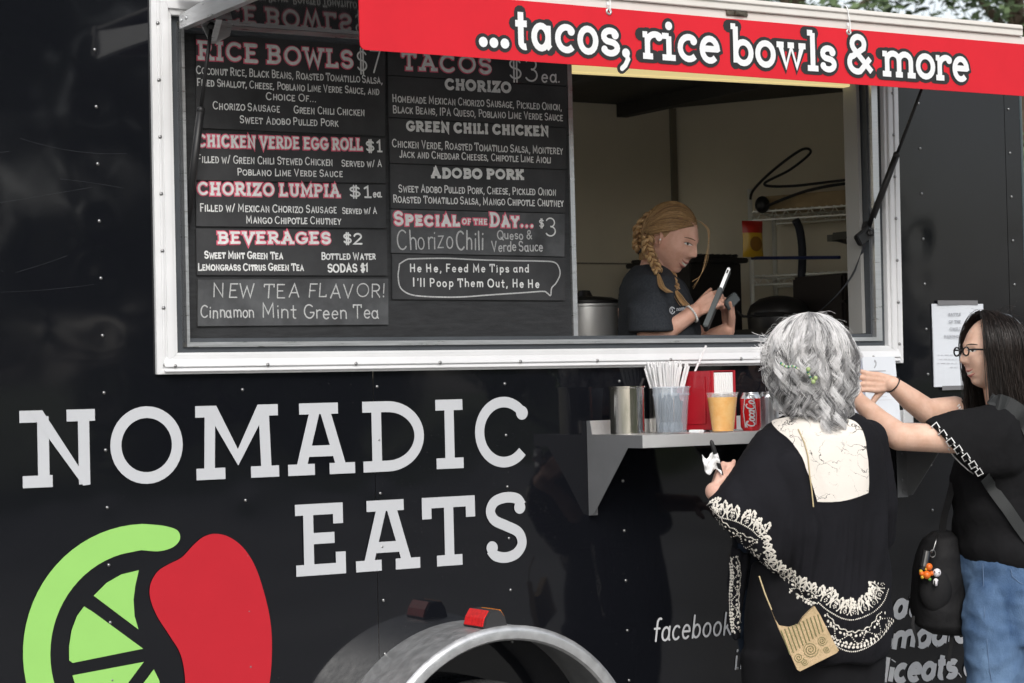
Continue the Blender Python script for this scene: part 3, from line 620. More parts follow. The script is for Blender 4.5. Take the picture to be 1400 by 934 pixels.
decal('pepper_emblem', [sm([(605, 514), (645, 524), (685, 556), (718, 610), (744, 690), (760, 770), (763, 850), (757, 930), (742, 1000), (700, 1075), (620, 1110), (550, 1060), (522, 985), (518, 910), (505, 850), (475, 800), (440, 745), (421, 695), (422, 655), (442, 620), (472, 600), (510, 580), (543, 545), (572, 522)])], mat('pepper_vinyl', (0.45, 0.018, 0.029), 0.4, var=0.03, spec=0.25))

# ------------------------------------------------------------------ mudguard, marker lamp, wheel
FX, FZ, FR = 3.352, 0.328, 0.473
fend = MB()
def arcp(R, y, n=48, ex=0.0): return [(FX + (R + ex) * math.cos(math.radians(196 - 212 * i / n)), y, FZ + R * math.sin(math.radians(196 - 212 * i / n))) for i in range(n + 1)]
rows = [arcp(FR - .002, 0.004), arcp(FR, -0.004), arcp(FR, -0.235), arcp(FR + .004, -0.252), arcp(FR - .002, -0.262), arcp(FR - .012, -0.266), arcp(FR - .034, -0.262), arcp(FR - .040, -0.252), arcp(FR - .034, -0.244), arcp(FR - .014, -0.235), arcp(FR - .012, 0.004)]
n_ = len(rows[0]); vs = [p for r in rows for p in r]
fend.add(vs, [(i * n_ + k, i * n_ + k + 1, (i + 1) * n_ + k + 1, (i + 1) * n_ + k) for i in range(len(rows) - 1) for k in range(n_ - 1)] + [tuple(i * n_ for i in range(len(rows))), tuple(i * n_ + n_ - 1 for i in range(len(rows)))])
mud = fend.build('mudguard', mat('worn_aluminium', (0.56, 0.57, 0.58), 0.42, metal=0.75, var=0.1, vscale=30, rvar=0.1, bump=0.08, bscale=90), trailer, smooth=True, auto=0.7)
mb = MB(); zt = FZ + FR
lp = at_y(662, 845, -0.17); lx = lp.x; lz = zt - 0.004
mb.prism([(lx - .042, -0.235, lz), (lx + .042, -0.235, lz), (lx + .034, -0.235, lz + .03), (lx + .018, -0.235, lz + .052), (lx - .018, -0.235, lz + .052), (lx - .034, -0.235, lz + .03)], (0, 0.12, 0)); lamp = mb.build('marker_lamp', mat('lamp_housing', (0.03, 0.03, 0.032), 0.5), mud, bevel=0.003)
def lens(s, c, nm):
    m_ = MB(); p = [(lx + s * .0435, lz + .006), (lx + s * .037, lz + .03), (lx + s * .0215, lz + .0535), (lx + s * .016, lz + .05), (lx + s * .02, lz + .008)]
    m_.prism([(a, -0.228, b) for a, b in p], (0, 0.106, 0)); return m_.build(nm, mat(nm + '_plastic', c, 0.12, coat=0.6, emis=None, var=0.25, vscale=70), lamp, bevel=0.0015)
lens(-1, (0.62, 0.012, 0.014), 'red_lens'); lens(1, (0.75, 0.22, 0.01), 'amber_lens')
mb = MB(); WR = 0.325
prof = [(0.19, -.085), (0.24, -.1), (0.29, -.098), (0.315, -.085), (WR, -.06), (WR + .002, 0), (WR, .06), (0.315, .085), (0.29, .098), (0.2, .09)]
Mw = Matrix.Rotation(math.pi / 2, 3, 'X'); mb.lathe(prof, (FX, -0.13, 0.325 - .03), 96, 0, Mw)
for k in range(120):
    a = 2 * math.pi * k / 120
    for q, yo in enumerate((-.05, -.017, .017, .05)):
        aa = a + (q % 2) * 0.026
        mb.obox((FX + (WR + .003) * math.cos(aa), -0.13 + yo, 0.295 + (WR + .003) * math.sin(aa)), 0.005, 0.0135, 0.0065, Matrix.Rotation(-aa, 3, 'Y'))
wheel = mb.build('wheel', mat('tyre_rubber', (0.05, 0.05, 0.052), 0.85, var=0.3, vscale=40), trailer)
mb = MB(); mb.lathe([(0.03, -.06), (0.1, -.055), (0.17, -.08), (0.195, -.088), (0.195, .06), (0.03, .05)], (FX, -0.13, 0.295), 40, 0, Mw); mb.build('rim', M_RAW, wheel, smooth=True, auto=0.6)

# ------------------------------------------------------------------ serving shelf folded out below the window
SX0, SX1, SZ = 3.828, 5.155, 1.346
mb = MB(); mb.box(SX0, SX1, -0.30, -0.004, SZ - .003, SZ); mb.box(SX0, SX1, -0.3025, -0.3, SZ - .038, SZ); mb.box(SX0, SX1, -0.006, -0.0035, SZ + .0005, SZ + .045); mb.box(SX0 + .002, SX1, -.3, -.285, SZ - .038, SZ - .0355)
shelf = mb.build('serving_shelf', M_STEEL, trailer, bevel=0.001)
def brack(x, th):
    m_ = MB(); m_.prism([(x, -0.003, SZ + .045), (x, -0.02, SZ + .045), (x, -0.03, SZ + .002), (x, -0.302, SZ + .001), (x, -0.302, SZ - .038), (x, -0.225, SZ - .038), (x, -0.03, 1.098), (x, -0.003, 1.093)], (th, 0, 0)); return m_
brack(SX0 - .0022, .002).build('shelf_bracket', mat('bracket_steel', (0.20, 0.205, 0.215), 0.4, metal=0.3, var=0.06, vscale=10), shelf)
b = brack(SX1 + .0002, .002); b.box(SX1 - .045, SX1 + .002, -0.0065, -0.0045, 1.09, SZ - .04)
for zz in (1.11, 1.15, 1.24): b.ball((SX1 - .02, -0.008, zz), (.006, .004, .006), 8, 6)
b.build('shelf_bracket', mat('bracket_steel', (0.4, 0.41, 0.43), 0.3), shelf)
mb = MB(); mb.box(SX0 - .002, SX0 + .03, -0.0062, -0.0042, 1.093, 1.14); mb.build('bracket_foot', mat('bracket_steel', (0, 0, 0)), shelf)
# ------------------------------------------------------------------ chalk boards on the board panel
M_CB = mat('chalkboard', (0.022, 0.023, 0.025), 0.6, col2=(0.048, 0.049, 0.052), vscale=5, bump=0.1, bscale=300)
M_CB2 = mat('dusty_chalkboard', (0.035, 0.036, 0.039), 0.65, col2=(0.10, 0.105, 0.11), vscale=7, bump=0.1, bscale=300)
M_CH = mat('white_chalk_paint', (0.60, 0.61, 0.61), 0.8, col2=(0.80, 0.81, 0.80), vscale=90)
M_CHT = mat('chalk_dust', (0.28, 0.285, 0.29), 0.9, col2=(0.62, 0.63, 0.63), vscale=380)
M_PINK = mat('pink_chalk', (0.62, 0.09, 0.15), 0.8, col2=(0.75, 0.17, 0.25), vscale=80)
YB = 0.0585
def board(name, pts, label, m=M_CB, turn=0):
    P = [at_y(px, py, YB) for px, py in pts]     # TL, BL, BR, TR
    mb = MB(); F = [(p.x, YB, p.z) for p in P]; mb.hexa([F[1], F[2], F[3], F[0]] + [(a[0], YB + .007, a[2]) for a in (F[1], F[2], F[3], F[0])])
    return tag(mb.build(name, m, bevel=0.0008), label, 'menu board', 'chalk menu boards in the serving window')
class Chalk:
    def __init__(s, brd, lift=0.0): s.b = brd; s.inks = {}
    def ink(s, nm, ms):
        s.inks[len(s.inks)] = (nm, Ink(plane_xz(YB), 0.0006, 0.00003), ms); return s.inks[len(s.inks) - 1][1]
    def put(s, text, a, b, ya, yb, cap, wd=1.45, style='hand', caps=True, rng=0.035, slant=0.0, sp=0.10):
        p, q = at_y(a, ya, YB), at_y(b, yb, YB); c = at_y((a + b) / 2, (ya + yb) / 2 - cap, YB).z - at_y((a + b) / 2, (ya + yb) / 2, YB).z; k = c / cap
        if style == 'hand': write(s.ink('small_lettering', [M_CH]), text, p.x, q.x, p.z, q.z, c, wd * k, 0, caps, False, slant, rng, sp=sp)
        elif style == 'chalk': rng = max(rng, .055); write(s.ink('chalk_lettering', [M_CHT]), text, p.x, q.x, p.z, q.z, c, wd * k, 0, caps, False, slant, rng, sp=sp)
        elif style == 'price': write(s.ink('price', [M_CH]), text, p.x, q.x, p.z, q.z, c, wd * k, 0, caps, True, slant, rng)
        elif style == 'pink': write(s.ink('heading', [M_CH, M_PINK]), text, p.x, q.x, p.z, q.z, c, wd * k, 0, caps, True, slant, 0.015, True, (2.9 * k, 1), sp=0.2)
        elif style == 'slab': write(s.ink('heading', [M_CH]), text, p.x, q.x, p.z, q.z, c, wd * k, 0, caps, True, slant, 0.02, True, sp=0.2)
    def done(s):
        for nm, ik, ms in s.inks.values(): ik.mb.build(nm, ms, s.b)
b = Chalk(board('menu_board', [(268, 47), (268, 175), (527, 186), (527, 60)], 'tall chalk menu board headed RICE BOWLS, topmost of the left column'))
b.put('RICE BOWLS', 271, 481.5, 81.6, 94.3, 26, 4.6, 'pink'); b.put('$7', 487, 521, 98.5, 99.5, 30, 2.3, 'hand', rng=0)
b.put('Coconut Rice, Black Beans, Roasted Tomatillo Salsa,', 268, 522.5, 100.7, 114.4, 10); b.put('Fried Shallot, Cheese, Poblano Lime Verde Sauce, and', 269, 518.5, 116.8, 129.5, 9.5)
b.put('Choice Of...', 363.5, 432, 136.3, 139.4, 9.5); b.put('Chorizo Sausage', 291, 382, 149, 153.4, 10); b.put('Green Chili Chicken', 401.4, 498.5, 154.7, 158, 9.5); b.put('Sweet Adobo Pulled Pork', 328, 462.5, 168.2, 173, 9.5); b.done()
b = Chalk(board('menu_board', [(267, 181), (266.5, 246.6), (527.5, 250.5), (527, 189)], 'chalk menu board headed CHICKEN VERDE EGG ROLL $1'))
b.put('CHICKEN VERDE EGG ROLL', 270.5, 494.5, 201.3, 206.4, 17, 3.2, 'pink'); b.put('$1', 500, 522, 208.5, 209, 17, 2.4, 'price')
b.put('Filled w/ Green Chili Stewed Chicken', 269.6, 455, 222, 226.5, 10); b.put('Served w/ A', 467, 522, 227.3, 228, 8.5); b.put('Poblano Lime Verde Sauce', 324.4, 468, 239.4, 242, 9); b.done()
b = Chalk(board('menu_board', [(267.5, 249), (268.4, 309.5), (528, 312), (527.5, 252.7)], 'chalk menu board headed CHORIZO LUMPIA $1 ea.'))
b.put('CHORIZO LUMPIA', 270.5, 464, 267, 270, 18, 3.6, 'pink'); b.put('$1', 477, 507, 271, 271.6, 17, 2.4, 'price'); b.put('ea.', 510, 522.5, 269.5, 269.5, 10, 1.9, caps=False)
b.put('Filled w/ Mexican Chorizo Sausage', 273, 460, 288.5, 291.5, 10); b.put('Served w/ A', 468, 515, 292, 292, 8); b.put('Mango Chipotle Chutney', 336.4, 466, 305, 306.8, 9.5); b.done()
b = Chalk(board('menu_board', [(268, 312.4), (269, 376.4), (530, 377), (529, 315)], 'chalk menu board headed BEVERAGES $2'))
b.put('BEVERAGES', 298, 451, 333.8, 334, 17, 3.6, 'pink'); b.put('$2', 469, 495.5, 334.4, 334.4, 16, 2.4, 'price')
b.put('Sweet Mint Green Tea', 279.5, 386.5, 353, 354, 9, 1.9); b.put('Bottled Water', 439, 513.5, 354.5, 354.5, 9, 1.7); b.put('Lemongrass Citrus Green Tea', 270.5, 415, 369.5, 369.8, 9, 1.8); b.put('SODAS $1', 448, 503, 372, 371.5, 10, 2.3); b.done()
b = Chalk(board('menu_board', [(270.5, 382.4), (270.5, 446.3), (531.3, 444), (531, 381)], 'dusty chalk menu board reading NEW TEA FLAVOR, lowest of the left column', M_CB2))
b.put('NEW TEA FLAVOR!', 290, 527.4, 406.5, 406.5, 18, 1.8, 'chalk', rng=0.03, slant=0.08); b.put('Cinnamon', 274.4, 348, 434, 434.5, 16, 1.8, 'chalk', False); b.put('Mint', 357, 405, 434.5, 435, 19, 1.8, 'chalk', False); b.put('Green Tea', 416, 518, 436, 435, 18, 1.8, 'chalk', False); b.done()
b = Chalk(board('menu_board', [(530, 60), (530.2, 102.5), (776, 117.5), (776.3, 77)], 'chalk menu board headed TACOS $3 ea., partly behind the red banner'))
b.put('TACOS', 549.5, 671, 95.6, 102.4, 25, 4.6, 'pink'); b.put('$3', 695, 736, 109.3, 111, 30, 2.4, 'hand', rng=0); b.put('ea.', 740, 766, 112.2, 112.8, 17, 2.3, caps=False); b.done()
b = Chalk(board('menu_board', [(530.4, 103.6), (531.5, 160), (775, 174.2), (776, 118.6)], 'chalk menu board headed CHORIZO, listing mexican sausage and pickled onion'))
b.put('CHORIZO', 609, 697.5, 123.2, 127.8, 16, 4.2, 'slab'); b.put('Homemade Mexican Chorizo Sausage, Pickled Onion,', 536.4, 768, 139.3, 150.8, 9.6); b.put('Black Beans, IPA Queso, Poblano Lime Verde Sauce', 537, 769.4, 154.2, 165.3, 9.6); b.done()
b = Chalk(board('menu_board', [(531.5, 161.2), (533.2, 222.8), (773.4, 231.6), (775, 175.4)], 'chalk menu board headed GREEN CHILI CHICKEN'))
b.put('GREEN CHILI CHICKEN', 556, 749.5, 180, 187, 15, 4.0, 'slab'); b.put('Chicken Verde, Roasted Tomatillo Salsa, Monterey', 536, 769.4, 201, 211, 10); b.put('Jack and Cheddar Cheeses, Chipotle Lime Aioli', 546, 753, 215, 222.9, 9.2); b.done()
b = Chalk(board('menu_board', [(533.4, 224), (534, 285.2), (772.4, 291.2), (773.2, 232.8)], 'chalk menu board headed ADOBO PORK'))
b.put('ADOBO PORK', 590.4, 715.4, 243.8, 246.5, 15, 4.2, 'slab'); b.put('Sweet Adobo Pulled Pork, Cheese, Pickled Onion', 545, 760, 262.4, 267, 9.6); b.put('Roasted Tomatillo Salsa, Mango Chipotle Chutney', 537.4, 770.3, 276.8, 282.5, 9.6); b.done()
b = Chalk(board('menu_board', [(534.5, 286.4), (535, 345.8), (771.8, 351), (772.4, 292.4)], 'smudged chalk menu board headed SPECIAL OF THE DAY', M_CB2))
b.put('Special', 539, 627, 308.8, 310.4, 20, 4.4, 'pink'); b.put('of the', 631.5, 665, 307, 307.5, 10.5, 1.9, 'pink'); b.put('Day...', 670.5, 728.3, 310.4, 311.8, 20, 4.2, 'pink'); b.put('$', 736.7, 744, 311, 311, 11, 1.4, rng=0); b.put('3', 745.4, 760.7, 322.4, 322.4, 24, 1.9, rng=0)
b.put('Chorizo', 543, 619, 341.5, 339, 26, 1.9, 'chalk', False); b.put('Chili', 624, 661, 341, 341, 25, 2.3, 'chalk', False); b.put('Queso &', 680, 727, 327, 327, 11.5, 1.7, 'chalk', False); b.put('Verde Sauce', 672, 742, 343.4, 343.4, 13, 1.8, 'chalk', False); b.done()
b = Chalk(board('menu_board', [(536, 347.2), (536.5, 409.3), (773, 411), (771.8, 352.4)], 'chalk board with a hand drawn speech bubble asking for tips'))
b.put('He He, Feed Me Tips and', 559.6, 723, 371.8, 372, 10, 1.8, caps=False, sp=0.26); b.put("I'll Poop Them Out, He He", 564, 737, 391.3, 393, 10.5, 1.8, caps=False, sp=0.24)
bub = spline([(546, 361), (556, 355), (565, 354), (610, 353.3), (655, 355.4), (700, 356.5), (736, 357), (757, 358.5), (764, 366), (765.2, 376), (760, 387), (754, 394), (752.5, 404), (748, 401), (742, 398.5), (715, 400.3), (670, 403.3), (625, 406.3), (580, 405.4), (559, 402), (547, 393), (544, 378), (545, 368)], 8)
ik = b.ink('chalk_lettering', [M_CHT]); ik.stroke([(at_y(x, y, YB).x, at_y(x, y, YB).z) for x, y in bub + [bub[0]]], 0.0042); b.done()

# ------------------------------------------------------------------ red banner hung from the awning rim
YN = -0.626
mb = MB(); bx0, bx1, bz0, bz1 = 2.716, 5.46, 2.404, 2.572
def rr(x0, x1, z0, z1, r, n=6):
    out = []
    for cx, cz, a0 in ((x1 - r, z1 - r, 0), (x0 + r, z1 - r, 90), (x0 + r, z0 + r, 180), (x1 - r, z0 + r, 270)):
        out += [(cx + r * math.cos(math.radians(a0 + 90 * i / n)), cz + r * math.sin(math.radians(a0 + 90 * i / n))) for i in range(n + 1)]
    return out
nb = 60; mb.prism([(x, YN, z) for x, z in rr(bx0, bx1, bz0, bz1, 0.018)], (0, 0.004, 0))
banner = tag(mb.build('banner', mat('red_banner', (0.60, 0.014, 0.026), 0.5, spec=0.3, var=0.06, vscale=4, bump=0.06, bscale=30)), 'long red banner lettered tacos, rice bowls and more, hanging from the awning', 'banner')
ink = Ink(plane_xz(YN), 0.0005, 0.00002)
BLZ = 2.4335; CAPB = 0.1255; WB = 0.0185
def glyph_px(ch, a, b, mi_pass):
    pm = 60 + (a - 650) * 0.075; x0, x1 = at_y(a, pm, YN).x, at_y(b, pm, YN).x; gw, st, se = GL[ch]
    xs = [p[0] for q in st for p in q] + [v for (ax, ay, l, r) in se for v in (ax - l, ax + r)]; lo, hi = min(xs), max(xs)
    rig = [q for q in st]; e = WB / 2
    hs = any(ax - l <= lo + 1e-6 for ax, ay, l, r in se), any(ax + r >= hi - 1e-6 for ax, ay, l, r in se)
    X0 = x0 + (0 if hs[0] else e); X1 = x1 - (0 if hs[1] else e)
    sx = (X1 - X0) / max(hi - lo, .05); ins = e / CAPB
    T = lambda p: (X0 + (p[0] - lo) * sx, BLZ + (ins + p[1] * (1 - 2 * ins)) * CAPB)
    ex = 0.021 if mi_pass else 0
    for q in st: ink.stroke([T(p) for p in q], WB + ex, mi_pass, True if mi_pass else False)
    for (ax, ay, l, r) in se:
        A_, B_ = T((ax - l, ay)), T((ax + r, ay)); ink.stroke([(A_[0] - ex * .3, A_[1]), (B_[0] + ex * .3, B_[1])], WB * .95 + ex, mi_pass, mi_pass == 1)
    if ch in 'cras' and ch != 'a':
        q = st[-1][-1] if ch == 'r' else st[0][0]; c_ = T(q); ink.disc((c_[0] - (.002 if ch != 'r' else 0), c_[1] - WB * .18), WB * .66 + ex / 2, mi_pass)
    if ch == 's': c_ = T(st[0][-1]); ink.disc((c_[0], c_[1] + WB * .1), WB * .6 + ex / 2, mi_pass)
    if ch == 'i': c_ = T((.105, .86)); ink.disc(c_, WB * .68 + ex / 2, mi_pass)
GPX = [('t', 700.5, 724), ('a', 726, 755.5), ('c', 758.5, 786), ('o', 789, 817.7), ('s', 821.5, 847), ('r', 878.4, 904.3), ('i', 905, 923), ('c', 926, 953), ('e', 956, 983.7), ('b', 999, 1029.6), ('o', 1032, 1060), ('w', 1061.5, 1101), ('l', 1103.5, 1118), ('s', 1121, 1143), ('&', 1157.7, 1194), ('m', 1206, 1250.7), ('o', 1251.5, 1277.8), ('r', 1279, 1300), ('e', 1301.5, 1324)]
for mp_ in (1, 0):
    CLAMP[0] = 0.8
    for x in (660, 674.5, 689.5):
        p = at_y(x, 56, YN); ink.disc((p.x, BLZ + .0145), 0.0142 + (0.0105 if mp_ else 0), mp_)
    for g in GPX: glyph_px(*g, mp_)
    p = at_y(855, 66, YN); ink.stroke([(p.x - .002, BLZ + .012), (p.x + .006, BLZ - .004), (p.x - .004, BLZ - .022), (p.x - .016, BLZ - .032)], (WB if not mp_ else WB + .021) * .8, mp_); ink.disc((p.x - .001, BLZ + .013), .0135 + (.0105 if mp_ else 0), mp_)
    ink.k = (ink.k // 60 + 1) * 60
    ink.lift += 0.0022
CLAMP[0] = 0.42
ink.mb.build('banner_lettering', [mat('banner_white', (0.74, 0.75, 0.76), 0.45, var=0.03), mat('banner_black', (0.02, 0.02, 0.021), 0.45)], banner)
M_ZIP = mat('zip_tie_plastic', (0.75, 0.76, 0.76), 0.4)
for gx, gy in ((832, 16), (1160, 44)):
    p = at_y(gx, gy, YN); Mx = Matrix.Rotation(math.pi / 2, 3, 'X')
    m_ = MB(); m_.lathe([(0.0045, -.002), (0.0045, .0025), (0.0095, .0025), (0.0105, -.0005), (0.0095, -.002)], (p.x, YN - .001, p.z), 20, 0, Mx, False); m_.build('grommet', mat('brass_white', (0.6, 0.6, 0.58), 0.3, metal=0.8), banner, smooth=True)
    m_ = MB(); m_.tube(spline([(p.x, YN - .006, p.z), (p.x + .004, YN - .005, p.z + .02), (p.x + .002, -0.628, 2.61), (p.x, -0.62, 2.642), (p.x, -.60, 2.645), (p.x, -.598, 2.60), (p.x, -0.605, p.z + .01)], 5), 0.0016, 6); m_.obox((p.x - .006, YN - .005, p.z + .022), 0.004, .003, .005)
    m_.build('zip_tie', M_ZIP, banner)

# ------------------------------------------------------------------ papers on the wall
M_PAPER = mat('white_paper', (0.66, 0.69, 0.735), 0.6, var=0.015, bump=0.05, bscale=12)
M_INKG = mat('grey_print', (0.34, 0.35, 0.38), 0.7)
M_INKL = mat('faint_print', (0.56, 0.57, 0.60), 0.7)
mb = MB(); nx0, nx1, nz0, nz1 = 5.291, 5.537, 1.468, 1.7595
g = 10; vs = [(nx0 + (nx1 - nx0) * i / g, -0.0075 - 0.002 * math.sin(i * .6 + j * .4), nz0 + (nz1 - nz0) * j / g) for j in range(g + 1) for i in range(g + 1)]
mb.add(vs, [(j * (g + 1) + i, j * (g + 1) + i + 1, (j + 1) * (g + 1) + i + 1, (j + 1) * (g + 1) + i) for j in range(g) for i in range(g)])
mb.box(nx0 + .001, nx1 - .001, -0.005, -0.004, nz0 + .001, nz1 - .001)
notice = tag(mb.build('paper_notice', M_PAPER, smooth=False), 'white paper notice taped to the black trailer wall beside the window', 'notice')
ink = Ink(plane_xz(-0.0098), 0.0004, 0.00002)
for t, xa, xb, yy in (('BATTLE', 1297, 1313.5, 432), ('OF THE', 1297, 1313.5, 442), ('CHILI', 1298, 1313, 452), ('PARTICIPANT', 1291, 1325, 462.5)):
    p, q = at_y(xa, yy, -0.0098), at_y(xb, yy, -0.0098); write(ink, t, p.x, q.x, p.z, p.z, 0.0105, 0.0019, 0, True, True)
for t, xa, xb, yy in (('it can be done together', 1282, 1325, 485.5), ('a dash from us', 1284, 1322, 491.5), ('to be sure that we have', 1281, 1325, 497), ('the chili', 1299, 1318, 502)):
    p, q = at_y(xa, yy, -0.0098), at_y(xb, yy, -0.0098); r_ = random.Random(xa)
    x = p.x
    while x < q.x: l = r_.uniform(.008, .022); ink.strip([(x, p.z), (x + l, p.z)], .0022, 1); x += l + .006
ink.mb.build('print', [M_INKG, M_INKL], notice)
mb = MB(); mb.box(nx0 + .025, nx1 - .03, -0.0112, -0.0105, nz1 - .004, nz1 + .012); mb.box(nx0 + .035, nx1 - .02, -0.0112, -0.0105, nz0 - .012, nz0 + .003); mb.build('tape', mat('clear_tape', (0.18, 0.18, 0.19), 0.15), notice)
# stack of flyers standing at the right end of the shelf
fl = thing('flyer_stack', 'white printed flyers standing upright at the right end of the steel shelf', 'flyers', (5.03, -0.08, SZ))
def sheet(x0, x1, z0, z1, y, lean, th, nm, m, parent):
    m_ = MB(); m_.hexa([(x0, y, z0), (x1, y, z0), (x1, y + lean, z1), (x0, y + lean, z1), (x0, y + th, z0), (x1, y + th, z0), (x1, y + lean + th, z1), (x0, y + lean + th, z1)]); return m_.build(nm, m, parent)
fxa, fxb = 4.925, 5.072
ztop = at_y(1200, 488, -0.05).z
sheet(fxa, fxb, SZ + .001, ztop, -0.075, 0.022, 0.004, 'front_flyer', M_PAPER, fl)
ss = sheet(fxa - .022, fxa + .012, SZ + .001, ztop + .002, -0.069, 0.022, 0.02, 'flyer_side', mat('grey_blue_paper', (0.40, 0.42, 0.50), 0.6), fl)
sheet(fxa - .05, fxb - .01, SZ + .001, ztop - .03, -0.045, 0.022, 0.006, 'rear_flyer', M_PAPER, fl)
def onfl(x, z, h): t = (z - SZ) / (ztop - SZ); return (x, -0.0752 + 0.022 * t - h, z)
ink = Ink(onfl, 0.0004, 0.00002); p = at_y(1196, 493, -0.055)
ink.stroke([(p.x, p.z), (p.x + .005, p.z - .007), (p.x + .003, p.z - .016), (p.x - .004, p.z - .024)], 0.0052); ink.disc((p.x + .001, p.z - .003), .0045)
for k, (a, l) in enumerate(((-.03, .075), (-.035, .1), (-.02, .03), (-.04, .09), (-.04, .1), (-.03, .07), (-.04, .1))): ink.strip([(p.x + a, p.z - .036 - .0115 * k - (.03 if k > 2 else 0)), (p.x + a + l, p.z - .036 - .0115 * k - (.03 if k > 2 else 0))], .002 if k else .0035, 0 if k == 0 else 1)
ink.mb.build('print', [M_INKG, M_INKL], fl)
mb = MB(); mb.box(5.075, 5.115, -0.09, -0.084, SZ + .001, SZ + .075); mb.box(5.075, 5.115, -0.09, -0.02, SZ + .001, SZ + .004); mb.build('card_holder', mat('clear_acrylic', (0.75, 0.76, 0.77), 0.1, alpha=0.45), fl)
# ------------------------------------------------------------------ things on the serving shelf
M_CHROME = mat('mirror_steel', (0.66, 0.64, 0.61), 0.12, metal=1.0, rvar=0.05, stretch=(1, 1, .15), vscale=25)
M_CLEAR = mat('clear_plastic', (0.80, 0.83, 0.87), 0.22, trans=0.75, ior=1.2, alpha=0.8)
def shelf_x(px, py, y): return at_y(px, py, y).x
def cup_mesh(r0, r1, h, th=0.0015, lip=0.003):
    return [(r0 * .9, 0.001), (r0, 0.004), (r1, h - .006), (r1 + lip, h - .004), (r1 + lip, h), (r1 - .001, h), (r1 - th, h - .006), (r0 - th, 0.007), (0.001, 0.006)]
def steel_can(px, py, y, r, h, label):
    x = shelf_x(px, py, y); m_ = MB(); m_.lathe([(r * .94, .0), (r, .004), (r, h - .006), (r + .003, h - .004), (r + .003, h), (r - .001, h), (r - .002, h - .006), (r - .002, .01), (.002, .01)], (x, y, SZ + .0005), 40, 0, None, False)
    m_.lathe([(.001, 0.0), (r * .94, 0.0)], (x, y, SZ + .0005), 40, 0, None, False)
    return tag(m_.build('steel_canister', M_CHROME, smooth=True, auto=0.6), label, 'canister', 'steel canisters on the shelf'), x
ca, xa = steel_can(857.5, 580, -0.145, 0.055, 0.150, 'polished steel canister with black cutlery handles, leftmost on the shelf')
cb, xb = steel_can(911, 580, -0.07, 0.054, 0.142, 'steel canister holding white straws, behind the clear plastic tub')
rg = random.Random(4)
mb = MB()
for k in range(16):
    a = rg.uniform(0, 6.28); q = rg.uniform(0, .03); mb.obox((xa + q * math.cos(a), -.145 + q * math.sin(a), SZ + .085), .003, .006, .066, Matrix.Rotation(rg.uniform(-.12, .12), 3, 'Y') @ Matrix.Rotation(rg.uniform(-.12, .12), 3, 'X'))
mb.tube([(xa + .03, -.14, SZ + .09), (xa + .062, -.15, SZ + .175)], .0045, 8)
o = tag(mb.build('cutlery_bundle', M_BLACK), 'black plastic cutlery standing in the leftmost steel canister', 'cutlery')
M_STRAW = mat('straw_paper', (0.84, 0.84, 0.85), 0.5, alpha=0.92)
sb = thing('straw_bundle', 'white wrapped drinking straws fanned out in the rear steel canister', 'straws', (xb, -.07, SZ + .01))
for k in range(84):
    a = rg.uniform(0, 6.28); q = rg.uniform(0, .04); tx = rg.uniform(-.045, .05); ty = rg.uniform(-.04, .03); h = rg.uniform(.205, .228)
    if k == 0: tx, ty, h, a, q = .125, -.02, .275, .3, .035
    m_ = MB(); m_.tube([(xb + q * math.cos(a) * .6, -.07 + q * math.sin(a) * .6, SZ + .014), (xb + q * math.cos(a) + tx, -.07 + q * math.sin(a) + ty, SZ + h)], .0036, 7); m_.build('straw', M_STRAW, sb)
# clear tub with cutlery
xt, yt = shelf_x(918.5, 585, -.235), -.235
mb = MB(); mb.lathe(cup_mesh(.0455, .0575, .146), (xt, yt, SZ + .0005), 40, 0, None, False); mb.lathe([(.001, .002), (.043, .002)], (xt, yt, SZ + .0005), 40, 0, None, False)
mb.lathe([(.0572, .118), (.0588, .12), (.0588, .124), (.0575, .126)], (xt, yt, SZ + .0005), 40, 0, None, False)
tub = tag(mb.build('plastic_tub', mat('frosted_plastic', (0.62, 0.69, 0.77), 0.22, trans=0.3, ior=1.1, alpha=0.24), smooth=True, auto=0.7), 'clear plastic tub with a ribbed rim on the front edge of the shelf', 'tub')
mb = MB(); ck = thing('plastic_cutlery', 'dark plastic forks and spoons packed in the clear plastic tub', 'cutlery', (xt, yt, SZ + .01))
for k in range(26):
    a = rg.uniform(0, 6.28); q = .034 * math.sqrt(rg.random()); a2 = a + rg.uniform(-.5, .5); M3 = Matrix.Rotation(rg.uniform(0, 3), 3, 'Z')
    p0 = Vector((xt + q * math.cos(a), yt + q * math.sin(a), SZ + .03)); p1 = Vector((xt + q * 1.15 * math.cos(a2), yt + q * 1.15 * math.sin(a2), SZ + rg.uniform(.10, .128)))
    m_ = MB(); m_.tube([p0, p1], .0032, 6); m_.ball(p0 - Vector((0, 0, .008)), (.011, .004, .017), 8, 6, 0, M3); m_.build('fork', mat('grey_cutlery', (0.07, 0.085, 0.105), 0.3), ck, smooth=True)
